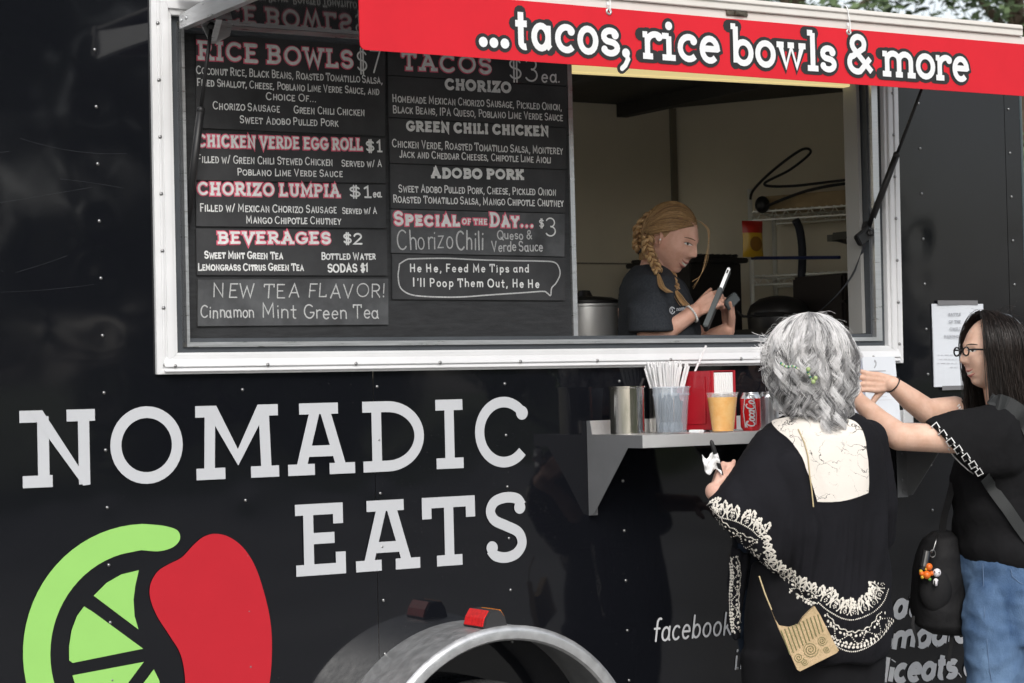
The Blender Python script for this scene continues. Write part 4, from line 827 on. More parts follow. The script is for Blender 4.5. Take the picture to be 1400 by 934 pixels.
# napkin dispenser: red housing, side toward the left, napkins showing at the front right
dz = SZ + .006; ang = math.radians(7); nx_, ny_ = shelf_x(969, 580, -.12), -.125
Md = Matrix.Rotation(ang, 3, 'Z')
nd = thing('napkin_dispenser', 'tall red napkin dispenser between the plastic tub and the orange drink', 'napkin dispenser', (nx_, ny_, SZ))
Hd = .187; hx, hy = .056, .066
mb = MB(); C0 = Vector((nx_, ny_, dz + Hd / 2))
def L3(a, b_, c): return C0 + Md @ Vector((a, b_, c))
fr_ = lambda x0, x1, y0, y1, z0, z1: [L3(x0, y0, z0), L3(x1, y0, z0), L3(x1, y0, z1), L3(x0, y0, z1), L3(x0, y1, z0), L3(x1, y1, z0), L3(x1, y1, z1), L3(x0, y1, z1)]
h2 = Hd / 2
mb.hexa(fr_(-hx, -hx + .003, -hy, hy, -h2, h2)); mb.hexa(fr_(hx - .003, hx, -hy, hy, -h2, h2)); mb.hexa(fr_(-hx, hx, -hy, hy, h2 - .003, h2 + .0005)); mb.hexa(fr_(-hx, hx, -hy, hy, -h2, -h2 + .003))
for s_ in (-1, 1): mb.hexa(fr_(-hx + .003, -hx + .015, s_ * hy - .002, s_ * hy + .002, -h2, h2)); mb.hexa(fr_(hx - .012, hx - .0031, s_ * hy - .002, s_ * hy + .002, -h2, h2))
mb.hexa(fr_(-hx - .003, -hx - .0003, -hy + .022, hy - .022, -h2 + .018, h2 - .018))
mb.build('housing', mat('red_enamel', (0.42, 0.012, 0.024), 0.28, coat=0.5, var=0.05), nd, bevel=0.002)
mb = MB(); mb.hexa(fr_(-hx + .0155, hx - .0125, -hy + .001, hy - .001, -h2 + .004, h2 - .006)); 
for k in range(9): xk = -hx + .018 + k * .0095; mb.hexa(fr_(xk, xk + .003, -hy - .0015, -hy + .002, -h2 + .006, h2 - .008))
mb.build('napkins', mat('napkin_white', (0.8, 0.8, 0.8), 0.8), nd)
mb = MB()
for a in (-hx + .012, hx - .012):
    for b_ in (-hy + .012, hy - .012): mb.lathe([(.006, 0), (.007, .006)], L3(a, b_, -h2 - .006), 10)
mb.build('foot', mat('grey_feet', (0.3, 0.3, 0.3), 0.5), nd)
# orange drink
xd, yd = shelf_x(988.5, 585, -.262), -.262
mb = MB(); mb.lathe(cup_mesh(.034, .0485, .124, .0012, .002), (xd, yd, SZ + .0005), 40, 0, None, False)
dc = tag(mb.build('drink_cup', mat('cup_plastic', (0.86, 0.86, 0.86), 0.12, trans=0.6, ior=1.12, alpha=0.22), smooth=True, auto=0.7), 'clear plastic cup of orange iced tea in front of the napkin dispenser', 'drink')
mb = MB(); mb.lathe([(.001, .003), (.0325, .003), (.0335, .006), (.0465, .109), (.001, .109)], (xd, yd, SZ + .0005), 40, 0, None, False)
dm = mat('orange_tea', (0.86, 0.40, 0.07), 0.15, col2=(0.92, 0.58, 0.20), vscale=22); mb.build('tea', dm, dc, smooth=True, auto=0.7)
mb = MB()
for k in range(9):
    a = k * 2.4; q = .012 + .018 * rg.random(); mb.obox((xd + q * math.cos(a), yd + q * math.sin(a), SZ + .112), .0085, .009, .006, Matrix.Rotation(a, 3, 'Z') @ Matrix.Rotation(.5, 3, 'X'))
mb.build('ice', M_CLEAR, dc, bevel=.002)
# cans
def can(px, py, y, body, label):
    x = shelf_x(px, py, y); m_ = MB()
    m_.lathe([(.001, .004), (.022, .004), (.025, .0), (.032, .010), (.0332, .016), (.0332, .102)], (x, y, SZ + .0005), 44, 0, None, False); m_.lathe([(.0332, .102), (.0325, .106), (.0285, .116), (.0268, .118)], (x, y, SZ + .0005), 44, 1, None, False)
    m_.lathe([(.0268, .118), (.0275, .1195), (.0268, .121), (.0255, .1195), (.025, .115), (.001, .115)], (x, y, SZ + .0005), 44, 1, None, False)
    return tag(m_.build('soda_can', [body, mat('can_aluminium', (0.7, 0.7, 0.7), 0.25, metal=1.0)], smooth=True, auto=0.7), label, 'can', 'soda cans on the shelf'), x
M_RED = mat('can_red', (0.55, 0.008, 0.014), 0.25, metal=0.25, coat=0.3)
c1, x1 = can(1026.5, 575, -.215, M_RED, 'red soda can with white script lettering beside the orange drink')
c2, x2 = can(1051, 575, -.12, mat('can_silver', (0.55, 0.56, 0.58), 0.3, metal=0.9), 'silver soda can behind the red one, next to the grey haired woman')
def oncan(cx, cy, a0): 
    return lambda u, z, h: (cx + (.0334 + h) * math.cos(a0 + u / .0334), cy + (.0334 + h) * math.sin(a0 + u / .0334), SZ + .0005 + z)
view = math.atan2(CAM[1] + .215, CAM[0] - x1)
ink = Ink(oncan(x1, -.215, view), .0003, .00002)
# script lettering climbing the can: text direction is +z, letter tops point to -u
def scr(text, z0, z1, u0, cap, wd):
    lay, W = layout(text, False, .02); sz = (z1 - z0) / W
    for g, k, gx in lay:
        for q in GL[g][1]: ink.stroke([(u0 - p[1] * cap, z0 + (gx + p[0] + .22 * p[1]) * sz) for p in q], wd)
scr('Coca', .012, .064, .012, .026, .0042); scr('-', .063, .067, .012, .026, .004); scr('Cola', .066, .112, .012, .026, .0042)
ink.stroke([(.016, .02), (.018, .05), (.014, .09)], .002); ink.stroke([(-.018, .012), (-.024, .06), (-.017, .108)], .0035)
ink.stroke([(-.008, .03), (-.017, .02), (-.012, .012)], .004)
ink.mb.build('script_lettering', M_VINYL, c1)
mb = MB(); ik2 = Ink(oncan(x2, -.12, math.atan2(CAM[1] + .12, CAM[0] - x2)), .0003, .00002)
for k in range(4): ik2.stroke([(-.02, .03 + k * .016), (.02, .03 + k * .016)], .003)
ik2.stroke([(-.006, .012), (-.004, .1)], .009)
ik2.mb.build('can_print', mat('can_grey_print', (0.2, 0.2, 0.22), 0.4), c2)
x = shelf_x(952, 586, -.27); mb = MB(); mb.obox((x, -.27, SZ + .006), .014, .02, .005, Matrix.Rotation(.3, 3, 'Z'))
tag(mb.build('wrapped_sachet', M_STRAW, bevel=.002), 'small white wrapped sachet lying by the foot of the napkin dispenser', 'sachet')

# ------------------------------------------------------------------ inside the trailer
rk = thing('wire_rack', 'chrome wire shelving rack at the back of the dim trailer interior', 'shelving rack', (5.6, .9, .551))
M_WIRE = mat('chrome_wire', (0.85, 0.85, 0.78), 0.3, metal=0.2)
A_ = Vector((5.41, 1.15, 0)); u_ = Vector((.474, -.88, 0)); v_ = Vector((.88, .474, 0)); LL, DD = .92, .24
for a, b_ in ((0, 0), (0, 1), (1, 0), (1, 1)):
    p = A_ + u_ * LL * a + v_ * DD * b_; m_ = MB(); m_.tube([p + Vector((0, 0, .556)), p + Vector((0, 0, 2.27 if not b_ else 2.17))], .0095, 10); m_.build('post', M_WIRE, rk, smooth=True)
for zz in (2.178, 1.92, 1.2):
    m_ = MB()
    for b_ in (0, 1):
        for dz_ in (0, -.034): m_.tube([A_ + v_ * DD * b_ + Vector((0, 0, zz + dz_)), A_ + v_ * DD * b_ + u_ * LL + Vector((0, 0, zz + dz_))], .0042, 6)
        pp = []
        for k in range(37): pp.append(A_ + v_ * DD * b_ + u_ * LL * k / 36 + Vector((0, 0, zz - (.034 if k % 2 else 0))))
        m_.tube(pp, .0026, 5)
    for k in range(30): q = A_ + u_ * LL * (k + .5) / 30 + Vector((0, 0, zz + .005)); m_.tube([q, q + v_ * DD], .002, 5)
    for a in (0, 1): q = A_ + u_ * LL * a + Vector((0, 0, zz)); m_.tube([q, q + v_ * DD], .004, 6)
    m_.build('wire_shelf', M_WIRE, rk)
def rp(a, b_, z): return A_ + u_ * LL * a + v_ * DD * b_ + Vector((0, 0, z))
mb = MB(); mb.prism([rp(.02, .1, 2.181), rp(.98, .1, 2.181), rp(.98, .1, 2.249), rp(.06, .1, 2.239)], v_ * DD * .8); tag(mb.build('serving_tray', mat('tan_tray', (0.36, 0.26, 0.13), 0.5, var=0.25)), 'long tan tray lying on top of the chrome rack', 'tray')
mb = MB(); mb.tube(spline([rp(.0, .0, 2.224), rp(.03, -.1, 2.264), rp(.12, -.1, 2.334), rp(.25, -.05, 2.409), rp(.29, -.05, 2.394), rp(.2, -.08, 2.334), rp(.08, -.1, 2.284), rp(.2, -.06, 2.269), rp(.5, -.04, 2.279), rp(.8, -.03, 2.274), rp(.98, -.03, 2.282)], 8), .0055, 8)
mb.tube(spline([rp(.05, -.06, 2.184), rp(.15, -.1, 2.214), rp(.3, -.1, 2.249), rp(.5, -.1, 2.264), rp(.85, -.1, 2.259), rp(.93, -.12, 2.224)], 8), .006, 8)
mb.ball(rp(.06, -.02, 2.204), (.03, .03, .035), 12, 8); mb.ball(rp(.93, -.12, 2.219), (.02, .02, .014), 10, 6)
tag(mb.build('hose', M_BLACK, smooth=True), 'black hose looped over the top of the chrome rack', 'hose')
# bag of chips hanging on the left post
q0 = A_ + Vector((-.0, -.06, 0)); pc = at_y(1029, 327, 1.10)
mb = MB(); g = 12; hw, hh = .052, .072; vs = []; 
for side in (-1, 1):
    for j in range(g + 1):
        for i in range(g + 1):
            a, b_ = i / g * 2 - 1, j / g * 2 - 1; vs.append((pc.x + a * hw * (1 - .06 * (1 - abs(b_))), pc.y + side * .022 * (1 - a * a) * (1 - b_ ** 4), pc.z + b_ * hh))
gg = (g + 1) ** 2
mb.add(vs, [(s_ * gg + j * (g + 1) + i, s_ * gg + j * (g + 1) + i + 1, s_ * gg + (j + 1) * (g + 1) + i + 1, s_ * gg + (j + 1) * (g + 1) + i) for s_ in (0, 1) for j in range(g) for i in range(g)])
for k, (s_, j) in enumerate([(s_, j) for s_ in (0, 1) for j in range(g) for i in range(g)]): mb.m[k] = 1 if j >= g * .6 else 0
bag = tag(mb.build('snack_bag', [mat('yellow_foil', (0.66, 0.40, 0.03), 0.35, bump=.3, bscale=40), mat('red_foil', (0.5, 0.03, 0.02), 0.35, bump=.3, bscale=40)], smooth=True), 'yellow and red foil snack bag hanging by the chrome rack', 'snack bag')
mb = MB(); mb.ball((pc.x, pc.y - .021, pc.z - .02), (.03, .004, .03), 16, 8); mb.build('bag_print', mat('brown_print', (0.28, 0.13, 0.02), 0.5), bag)
mb = MB(); mb.tube([at_y(1028, 353, 1.12), at_y(1148, 352, .62)], .0065, 8); tag(mb.build('blue_rod', mat('blue_plastic', (0.02, 0.03, 0.10), 0.4)), 'thin dark blue rod lying across the chrome rack', 'rod')
hp = rp(.22, -.1, 2.094)
mb = MB(); mb.tube(spline([hp + Vector((0, 0, .04)), hp + Vector((.02, .0, 0)), hp + Vector((.03, .0, -.1)), hp + Vector((.01, 0, -.3)), hp + Vector((.0, 0, -.42))], 6), [.02, .03, .028, .026, .012] * 5 if False else .016, 8); tag(mb.build('cloth_bundle', mat('navy_cloth', (0.022, 0.024, 0.035), 0.7), smooth=True), 'dark folded cloth bundle hanging under the upper wire shelf', 'cloth bundle')
# dark cooking equipment standing on counters
def kitchen():
    st = mat('dark_enamel', (0.014, 0.013, 0.013), 0.4, var=.2)
    a, c = at_y(943, 352, 1.05), at_y(1013, 352, 1.05)
    m_ = MB(); m_.box(a.x, c.x, 1.05, 1.45, 1.52, a.z - .02); m_.box(a.x - .01, c.x + .015, 1.02, 1.47, a.z - .02, a.z); 
    for k in range(8): xx = a.x + .01 + k * (c.x - a.x - .02) / 8; m_.box(xx, xx + .012, 1.03, 1.46, a.z + .0005, a.z + .014)
    tag(m_.build('cooker', st, bevel=.004), 'black cooker with a ridged top behind the young server', 'cooker')
    m_ = MB(); m_.box(a.x - .2, 5.36, 1.0, 1.5, 1.49, 1.519); m_.box(a.x - .15, 5.33, 1.05, 1.45, .552, 1.489); tag(m_.build('work_counter', mat('counter_dark', (0.1, 0.1, 0.1), .5)), 'dark work counter under the black cooker', 'counter')
    p = at_y(800, 452, .66); r = .12
    m_ = MB(); m_.lathe([(r * .97, 0), (r, .01), (r, .17), (r + .006, .173), (r + .006, .18), (r, .182)], (p.x, .66, p.z - .09), 40); 
    pot = tag(m_.build('stock_pot', M_STEEL, smooth=True, auto=.6), 'steel stock pot with a dark lid beside the menu panel', 'pot')
    m_ = MB(); m_.lathe([(r + .008, .183), (r + .008, .192), (r * .8, .204), (.03, .21), (.02, .23), (.001, .232)], (p.x, .66, p.z - .09), 40); m_.build('lid', st, pot, smooth=True, auto=.6)
    m_ = MB(); m_.box(p.x - .5, p.x + .28, .52, .98, 1.49, p.z - .091); m_.box(p.x - .45, p.x + .22, .55, .95, .552, 1.489); tag(m_.build('side_counter', mat('counter_dark', (.1, .1, .1))), 'low dark counter carrying the steel stock pot', 'counter')
    p = at_y(1064, 428, .75); m_ = MB(); m_.lathe([(.115, -.06), (.118, 0), (.105, .03), (.07, .055), (.03, .064), (.001, .066)], (p.x, .75, p.z + .0), 32); m_.box(p.x - .16, p.x + .16, .6, .9, p.z - .1, p.z - .061)
    tag(m_.build('domed_lid', st, smooth=True, auto=.6), 'black domed lid on the sill behind the grey haired woman', 'lid')
    m_ = MB(); m_.tube(spline([at_y(1008, 425, .5), at_y(1013, 431, .5), at_y(1022, 433, .52), at_y(1045, 430, .54), at_y(1085, 428, .56)], 6), .005, 8); m_.obox(at_y(1050, 430, .545), .07, .008, .009, Matrix.Rotation(-.03, 3, 'Y'))
    tag(m_.build('cable', M_BLACK), 'short black cable lying along the counter beside the hand held reader', 'cable')
    p = at_y(1166, 400, .55); m_ = MB(); m_.box(p.x - .09, p.x + .12, .5, .8, 1.535, p.z + .07); m_.box(p.x - .10, p.x - .06, .49, .7, 1.535, p.z - .03)
    tag(m_.build('coffee_urn', mat('dark_brown_box', (0.016, 0.012, 0.011), .5), bevel=.01), 'tall dark appliance standing just inside the right edge of the window', 'appliance')
    p = at_y(1160, 325, .45); m_ = MB(); m_.box(p.x - .06, p.x + .14, .38, .5, p.z - .012, p.z + .012); m_.obox((p.x, 0.42, p.z - .01), .07, .04, .014, Matrix.Rotation(.2, 3, 'Y')); tag(m_.build('wall_bracket', mat('dull_metal', (.12, .12, .11), .4, metal=.8)), 'small dull metal bracket on the end of the chrome rack', 'bracket')
    m_ = MB(); m_.box(5.62, 5.63, 1.99, 2.04, 1.98, 2.0); 
kitchen()
# ------------------------------------------------------------------ trees around the place
def foliage_mat(name, c1, c2):
    m = mat(name, c1, 0.6, col2=c2, vscale=1.3); return m
M_BARK = mat('bark', (0.09, 0.065, 0.045), 0.9, var=0.4, vscale=12, bump=0.6, bscale=25)
def tree(x, y, h, cr, seed, label, leafm, nl=5200, base=0.18, leaf=0.16, kind='broadleaf_tree', cone=0.0):
    r = random.Random(seed); t = thing(kind, label, 'tree', (x, y, 0), 'trees around the parking lot')
    tr = MB(); top = Vector((x + r.uniform(-.3, .3), y + r.uniform(-.3, .3), h * .82)); tr.tube([(x, y, -.1), (x + .04, y, h * .3), top.lerp(Vector((x, y, 0)), .3), top], [h * .03, h * .024, h * .016, h * .004], 10)
    clumps = []
    for k in range(40):
        zf = base + (1 - base) * (k + .5) / 40; a = k * 2.4 + r.uniform(-.5, .5); prof = math.sqrt(max(0.02, 1 - (2 * (zf - base) / (1 - base) - .85) ** 2 / 1.4)) * (1 - cone * (zf - base))
        q = cr * prof * r.uniform(.35, 1.0); c = Vector((x + q * math.cos(a), y + q * math.sin(a), h * zf)); clumps.append((c, cr * r.uniform(.2, .36)))
        s_ = Vector((x, y, h * max(.15, zf - .12))); tr.tube([s_, s_.lerp(c, .5) + Vector((0, 0, .1)), c], [h * .009, h * .006, h * .002], 5)
    tr.build('trunk', M_BARK, t)
    lf = MB()
    for k in range(nl):
        c, rad = clumps[r.randrange(len(clumps))]; d = Vector((r.gauss(0, 1), r.gauss(0, 1), r.gauss(0, .8))).normalized() * rad * r.random() ** .4; p = c + d
        e = leaf * r.uniform(.6, 1.4); u = Vector((r.gauss(0, 1), r.gauss(0, 1), r.gauss(0, 1))).normalized(); v = u.orthogonal().normalized(); 
        lf.add([p - u * e, p + v * e * .45, p + u * e, p - v * e * .45], [(0, 1, 2, 3)])
    lf.build('crown', leafm, t)
LF1 = foliage_mat('pine_foliage', (0.055, 0.09, 0.04), (0.12, 0.17, 0.075)); LF2 = foliage_mat('oak_foliage', (0.045, 0.075, 0.02), (0.10, 0.13, 0.035))
p1, p2, p3 = at_y(1085, 10, 27), at_y(1392, 20, 25), at_y(1500, 100, 33)
tree(p1.x, 27, 13.0, 2.9, 3, 'tall dark green tree behind the trailer, left of the gap of white sky', LF1, 11000, leaf=.13)
tree(p2.x, 25, 13.5, 3.4, 5, 'broad green tree behind the trailer roof at the right edge of the view', LF1, 16000, .05, leaf=.13)
tree(p3.x, 33, 11, 3.6, 6, 'rounded tree farthest behind the trailer, beyond the right edge', LF2, 6000, .03, leaf=.14)
hp_ = at_y(1399, 300, 40)
m_ = MB(); m_.box(hp_.x - 4, hp_.x + 9, 40, 48, 0, 3.3); m_.prism([(hp_.x - 4.4, 39.6, 3.301), (hp_.x + 9.4, 39.6, 3.301), (hp_.x + 9.4, 44, 5.0), (hp_.x + 9.4, 48.4, 3.301), (hp_.x - 4.4, 48.4, 3.301), (hp_.x - 4.4, 44, 5.0)], (0, 0, .02)) if False else None
hs_ = thing('white_shed', 'long pale shed standing far behind the trailer beyond the trees', 'shed', (hp_.x, 44, 0)); m_.build('wall', mat('pale_siding', (.72, .70, .66), .7, var=.05), hs_)
m_ = MB(); m_.prism([(hp_.x - 4.4, 39.5, 3.302), (hp_.x - 4.4, 48.5, 3.302), (hp_.x - 4.4, 44, 4.9)], (13.8, 0, 0)); m_.build('roof', mat('grey_roof', (.2, .19, .18), .8, var=.2), hs_)
for k, (tx, ty, hh, cc, ll) in enumerate(((1, -27, 11.5, 5.2, 'round green tree across the parking lot, nearest behind the camera'), (9, -35, 13, 6.0, 'tall green tree across the parking lot, second behind the camera'), (20, -42, 13, 6.0, 'bushy green tree across the parking lot, third behind the camera'), (28, -52, 9.5, 4.4, 'wide green tree across the parking lot, fourth behind the camera'), (42, -58, 8.0, 4.0, 'low green tree across the parking lot, fifth behind the camera'), (60, -66, 8.5, 4.6, 'far green tree across the parking lot, last behind the camera'))):
    tree(tx, ty, hh, cc, 20 + k, ll, LF2, 4200, .04, leaf=.34)
# ------------------------------------------------------------------ people
RV = Vector((AX[0][0], AX[0][1], 0)).normalized(); FV = Vector((AX[2][0], AX[2][1], 0)).normalized(); UP = Vector((0, 0, 1))
def V(px, py, dep): return Vector(CAM + sight(px, py) * dep)
def frame3(F, U, L): return Matrix((F, L, U)).transposed()       # local x = forward, y = left, z = up
def skin(name, c1, c2): return mat(name, tuple(c * .92 for c in c1), 0.48, col2=c2, vscale=22, sss=0.12, spec=0.35, bump=0.14, bscale=170)
def sstep(a, b, x): t = np.clip((x - a) / (b - a), 0, 1); return t * t * (3 - 2 * t)
def head_solid(mb, c, M, sc=1.0, smile=0.0, wide=1.0, nose=1.0, ear=0.0):
    """a whole head as one displaced surface: cranium, brow, sockets, nose, cheeks, lips, chin, ears"""
    nt_, npz = 120, 110; vs = []
    for j in range(npz + 1):
        th = math.pi * j / npz
        for i in range(nt_):
            ph = 2 * math.pi * i / nt_; vs.append((math.sin(th) * math.cos(ph), math.sin(th) * math.sin(ph), math.cos(th)))
    d = np.array(vs); x, y, z = d[:, 0] * .097, d[:, 1] * .076 * wide, d[:, 2] * .118
    lo = sstep(0, -.118, z); front = sstep(-.01, .05, x)
    y = y * (1 - .30 * lo * lo - .05 * lo); x = np.where(x > 0, x * (1 - .06 * lo), x * (1 - .42 * lo)); x = np.where(x < 0, x * 1.02 - .006 * (1 - lo), x)
    x = x + .010 * front * sstep(.2, 1, lo * 1.0)
    ay = np.abs(y); G = lambda v, c_, s: np.exp(-((v - c_) / s) ** 2)
    nz_ = np.where(z > -.026, sstep(.028, -.026, z), 1 - sstep(-.026, -.040, z)); nw = .0085 + .006 * sstep(.01, -.03, z)
    x = x + front * (.021 * nose * nz_ * np.exp(-(y / nw) ** 2) + .006 * G(z, -.030, .008) * G(ay, .011, .007) + .005 * G(z, .026, .010) * np.exp(-(y / .045) ** 2)
        - .010 * G(ay, .031, .015) * G(z, .008, .011) + .0065 * G(ay, .042, .022) * G(z, -.028 + .006 * smile, .024)
        + .0058 * np.exp(-(y / .021) ** 2) * (G(z, -.0575, .0052) + 1.1 * G(z, -.0705, .0058)) - .0045 * np.exp(-(y / .024) ** 2) * G(z, -.064, .0028) - .003 * np.exp(-(y / .02) ** 2) * G(z, -.082, .006)
        + .0085 * np.exp(-(y / .024) ** 2) * G(z, -.100, .014) - .003 * np.exp(-(y / .004) ** 2) * G(z, -.047, .006))
    P = np.stack([x, y, z], 1) * sc
    fs = [(j * nt_ + i, j * nt_ + (i + 1) % nt_, (j + 1) * nt_ + (i + 1) % nt_, (j + 1) * nt_ + i) for j in range(npz) for i in range(nt_)]
    mb.add([Vector(c) + M @ Vector(p) for p in P], fs)
    for s in (-1, 1):       # ears
        e0 = Vector((-.008, s * (.0735 * wide + ear), -.006)) * sc
        R_ = M @ Matrix.Rotation(s * .35, 3, 'Z') @ Matrix.Rotation(-.2, 3, 'Y')
        mb.ball(Vector(c) + M @ e0, (.017 * sc, .006 * sc, .031 * sc), 16, 10, 0, R_)
        rim = [Vector(c) + M @ e0 + R_ @ Vector((.016 * math.cos(a) * sc, s * .006 * sc, .029 * math.sin(a) * sc)) for a in np.linspace(-.9, 4.0, 14)]
        mb.tube(rim, .0042 * sc, 7)
def face_ray(bv, c, M, y, z, off):
    o = Vector(c) + M @ Vector((.3, y, z)); l, n, i, d = bv.ray_cast(o, -(M @ Vector((1, 0, 0))))
    if l is None: return Vector(c) + M @ Vector((.09, y, z))
    return l + (M @ Vector((off, 0, 0)))
def face_strip(bv, c, M, pts, wds, name, m, parent, off=.0012):
    mb = MB(); n = len(pts); vs = []
    for k, ((y, z), w_) in enumerate(zip(pts, wds)):
        for t in (-1, -.5, 0, .5, 1): vs.append(face_ray(bv, c, M, y, z + t * w_, off * (1.3 - .5 * abs(t)) if abs(t) < 1 else -.0005))
    mb.add(vs, [(k * 5 + i, k * 5 + i + 1, (k + 1) * 5 + i + 1, (k + 1) * 5 + i) for k in range(n - 1) for i in range(4)])
    return mb.build(name, m, parent, smooth=True)
def hand_solid(mb, wrist, D, N, S, curls, sc=1.0, spread=.10, thumb=(.75, .5, .35), tcurl=.3):
    """wrist, finger direction D, palm-facing normal N, thumb side S; curls = bend per finger (index..little)"""
    W = Vector(wrist); D = D.normalized(); N = (N - D * N.dot(D)).normalized(); S_ = D.cross(N); S = S_ if S_.dot(S) > 0 else -S_
    k = sc
    for q, r in ((.026, .0125), (.009, .0135), (-.009, .013), (-.025, .0115)):
        chain(mb, [W + S * q * .6 * k, W + D * .045 * k + S * q * k, W + D * .086 * k + S * q * 1.08 * k], [.013 * k, (r + .001) * k, r * .88 * k], 12)
    L = (.072, .080, .074, .058)
    for f in range(4):
        q = (.027, .0095, -.009, -.026)[f]; p = W + D * (.088 - .005 * abs(f - 1)) * k + S * q * k * 1.05; d = (D + S * spread * (1.2 - f * .8)).normalized(); pts = [p]; c = curls[f]
        for part, b in zip((.45, .31, .24), (c * .9, c * 1.1, c * .8)):
            ax = d.cross(N).normalized() if d.cross(N).length > 1e-4 else S
            d = (Matrix.Rotation(b, 3, ax) @ d).normalized(); N2 = N
            p = p + d * L[f] * part * k; pts.append(p)
        chain(mb, pts, [.0092 * k, .0084 * k, .0078 * k, .0066 * k], 11)
    t0 = W + D * .022 * k + S * .022 * k + N * .008 * k; td = (D * thumb[0] + S * thumb[1] + N * thumb[2]).normalized(); t1 = t0 + td * .042 * k
    ax = td.cross(D); ax = ax.normalized() if ax.length > 1e-4 else N
    td2 = (Matrix.Rotation(tcurl, 3, ax) @ td).normalized(); t2 = t1 + td2 * .032 * k; t3 = t2 + (td2 + N * .1).normalized() * .024 * k
    chain(mb, [t0, t1, t2, t3], [.0145 * k, .0118 * k, .0098 * k, .0078 * k], 11)
def rings(mb, R, seg=40):
    """closed loft through rings (centre, half-axis a, half-axis b)"""
    vs = []
    for c, a, b in R:
        for k in range(seg):
            t = 2 * math.pi * k / seg; vs.append(Vector(c) + Vector(a) * math.cos(t) + Vector(b) * math.sin(t))
    n = len(R); fs = [(i * seg + k, i * seg + (k + 1) % seg, (i + 1) * seg + (k + 1) % seg, (i + 1) * seg + k) for i in range(n - 1) for k in range(seg)]
    fs += [tuple(range(seg - 1, -1, -1)), tuple((n - 1) * seg + k for k in range(seg))]
    mb.add(vs, fs)
def cloth_warp(amp, f, seed, vert=None, fine=0.0012):
    def w_(co, nr):
        a = nz3(co, f, seed); b = nz3(co, (f[0] * 2.7, f[1] * 2.7, f[2] * 2.7), seed + 5)
        h = amp * (1 - np.abs(a) * 2.2) * .6 + amp * .35 * b + fine * nz3(co, (90, 90, 90), seed)
        if vert is not None: h = h + vert(co)
        return co + nr * h[:, None]
    return w_
def hair_mats(name, cols, rough=.42): return [mat('%s_hair_%s' % (name, k), c, rough, spec=.45) for k, c in zip(('light', 'mid', 'dark', 'deep'), cols)]
def taper(r, n, root=.75): return [r * (root + (1 - root) * min(1, 3 * i / n)) * (1 - .75 * max(0, (i / (n - 1) - .7) / .3)) for i in range(n)]

# ============ the grey haired woman with her back to us
W1 = thing('person', 'woman with wavy grey hair in a black embroidered tunic, seen from behind at the shelf', 'person', V(1118, 934, 6.6) * Vector((1, 1, 0)) if False else (4.29, -0.55, 0))
D1 = 6.62
skA = skin('pale_skin', (0.60, 0.35, 0.27), (0.70, 0.45, 0.36))
mb = MB(); hc1 = V(1108, 497, D1 + .02)
F1 = (FV * .92 + RV * .38).normalized(); Lf1 = UP.cross(F1); Mh1 = frame3(F1, UP, Lf1)
head_solid(mb, hc1, Mh1)
chain(mb, [hc1 + Vector((0, 0, -.06)), V(1112, 585, D1)], [.058, .062])
chain(mb, [V(1112, 620, D1), V(1118, 700, D1), V(1120, 800, D1)], [.12, .125, .14])
chain(mb, [V(1068, 618, D1 + .0), V(1022, 716, D1 - .04), V(977, 672, D1 - .10)], [.04, .038, .029])
chain(mb, [V(1176, 618, D1 + .03), V(1186, 705, D1 + .08), V(1160, 700, D1 + .27)], [.038, .036, .028])
hd1 = (V(988, 630, D1 - .03) - V(977, 670, D1 - .10)).normalized()
hand_solid(mb, V(977, 669, D1 - .095), hd1, (FV * .3 + RV * .9), -FV * .6 + RV * .2 + UP * .1, (1.15, 1.2, 1.25, 1.3), .92, .03, (.9, .15, .5), .5)
hand_solid(mb, V(1163, 703, D1 + .28), (FV * .8 - RV * .5).normalized(), -UP, -RV, (.3, .35, .4, .45), .92)
for sx, px in ((-1, 1078), (1, 1166)):
    chain(mb, [V(px, 800, D1), Vector((V(px, 800, D1).x, V(px, 800, D1).y, .46)), Vector((V(px, 800, D1).x, V(px, 800, D1).y, .1))], [.085, .06, .042])
body1 = fuse(mb, 'body', skA, .004, 3, W1)
# trousers and shoes
mb = MB()
q0 = V(1115, 790, D1); rings(mb, [(q0 + UP * .05, RV * .19, FV * .135), (V(1112, 830, D1), RV * .205, FV * .15), (V(1112, 900, D1), RV * .21, FV * .15), (V(1112, 930, D1), RV * .205, FV * .14)])
for px in (1063, 1160):
    c = V(px, 900, D1)
    rings(mb, [(c + UP * .02, RV * .112, FV * .135), (V(px, 960, D1), RV * .105, FV * .125), (Vector((c.x, c.y, .36)), RV * .088, FV * .092), (Vector((c.x, c.y, .07)), RV * .082, FV * .09)])
fuse(mb, 'trousers', mat('black_trousers', (0.008, 0.008, 0.0095), .9, var=.25, spec=.2), .009, 4, W1, cloth_warp(.006, (9, 9, 3), 3.0))
for px in (1063, 1160):
    c = V(px, 900, D1); m_ = MB(); m_.ball((c.x + FV.x * .06, c.y + FV.y * .06, .04), (.05, .125, .042), 16, 10, 0, Matrix((RV, FV, UP)).transposed()); m_.box(c.x - .045, c.x + .045, c.y - .05, c.y + .12, .004, .02); m_.build('shoe', M_BLACK, W1, smooth=True)
# tunic
mb = MB()
def ring1(py, xl, xr, dp, dd=0.0, tw=0.0):
    a = V(xl, py, D1 + dd); b = V(xr, py, D1 + dd); c = (a + b) / 2; h = (b - a).length / 2; return (c, RV * h + FV * tw, FV * dp)
rings(mb, [ring1(563, 1078, 1160, .055, -.01), ring1(571, 1062, 1178, .085), ring1(580, 1048, 1190, .105), ring1(596, 1036, 1200, .125), ring1(620, 1026, 1206, .138), ring1(660, 1024, 1210, .146), ring1(710, 1030, 1212, .15), ring1(760, 1040, 1214, .158), ring1(805, 1048, 1216, .168), ring1(845, 1056, 1218, .175), ring1(885, 1066, 1217, .178), ring1(899, 1076, 1212, .172)], 56)
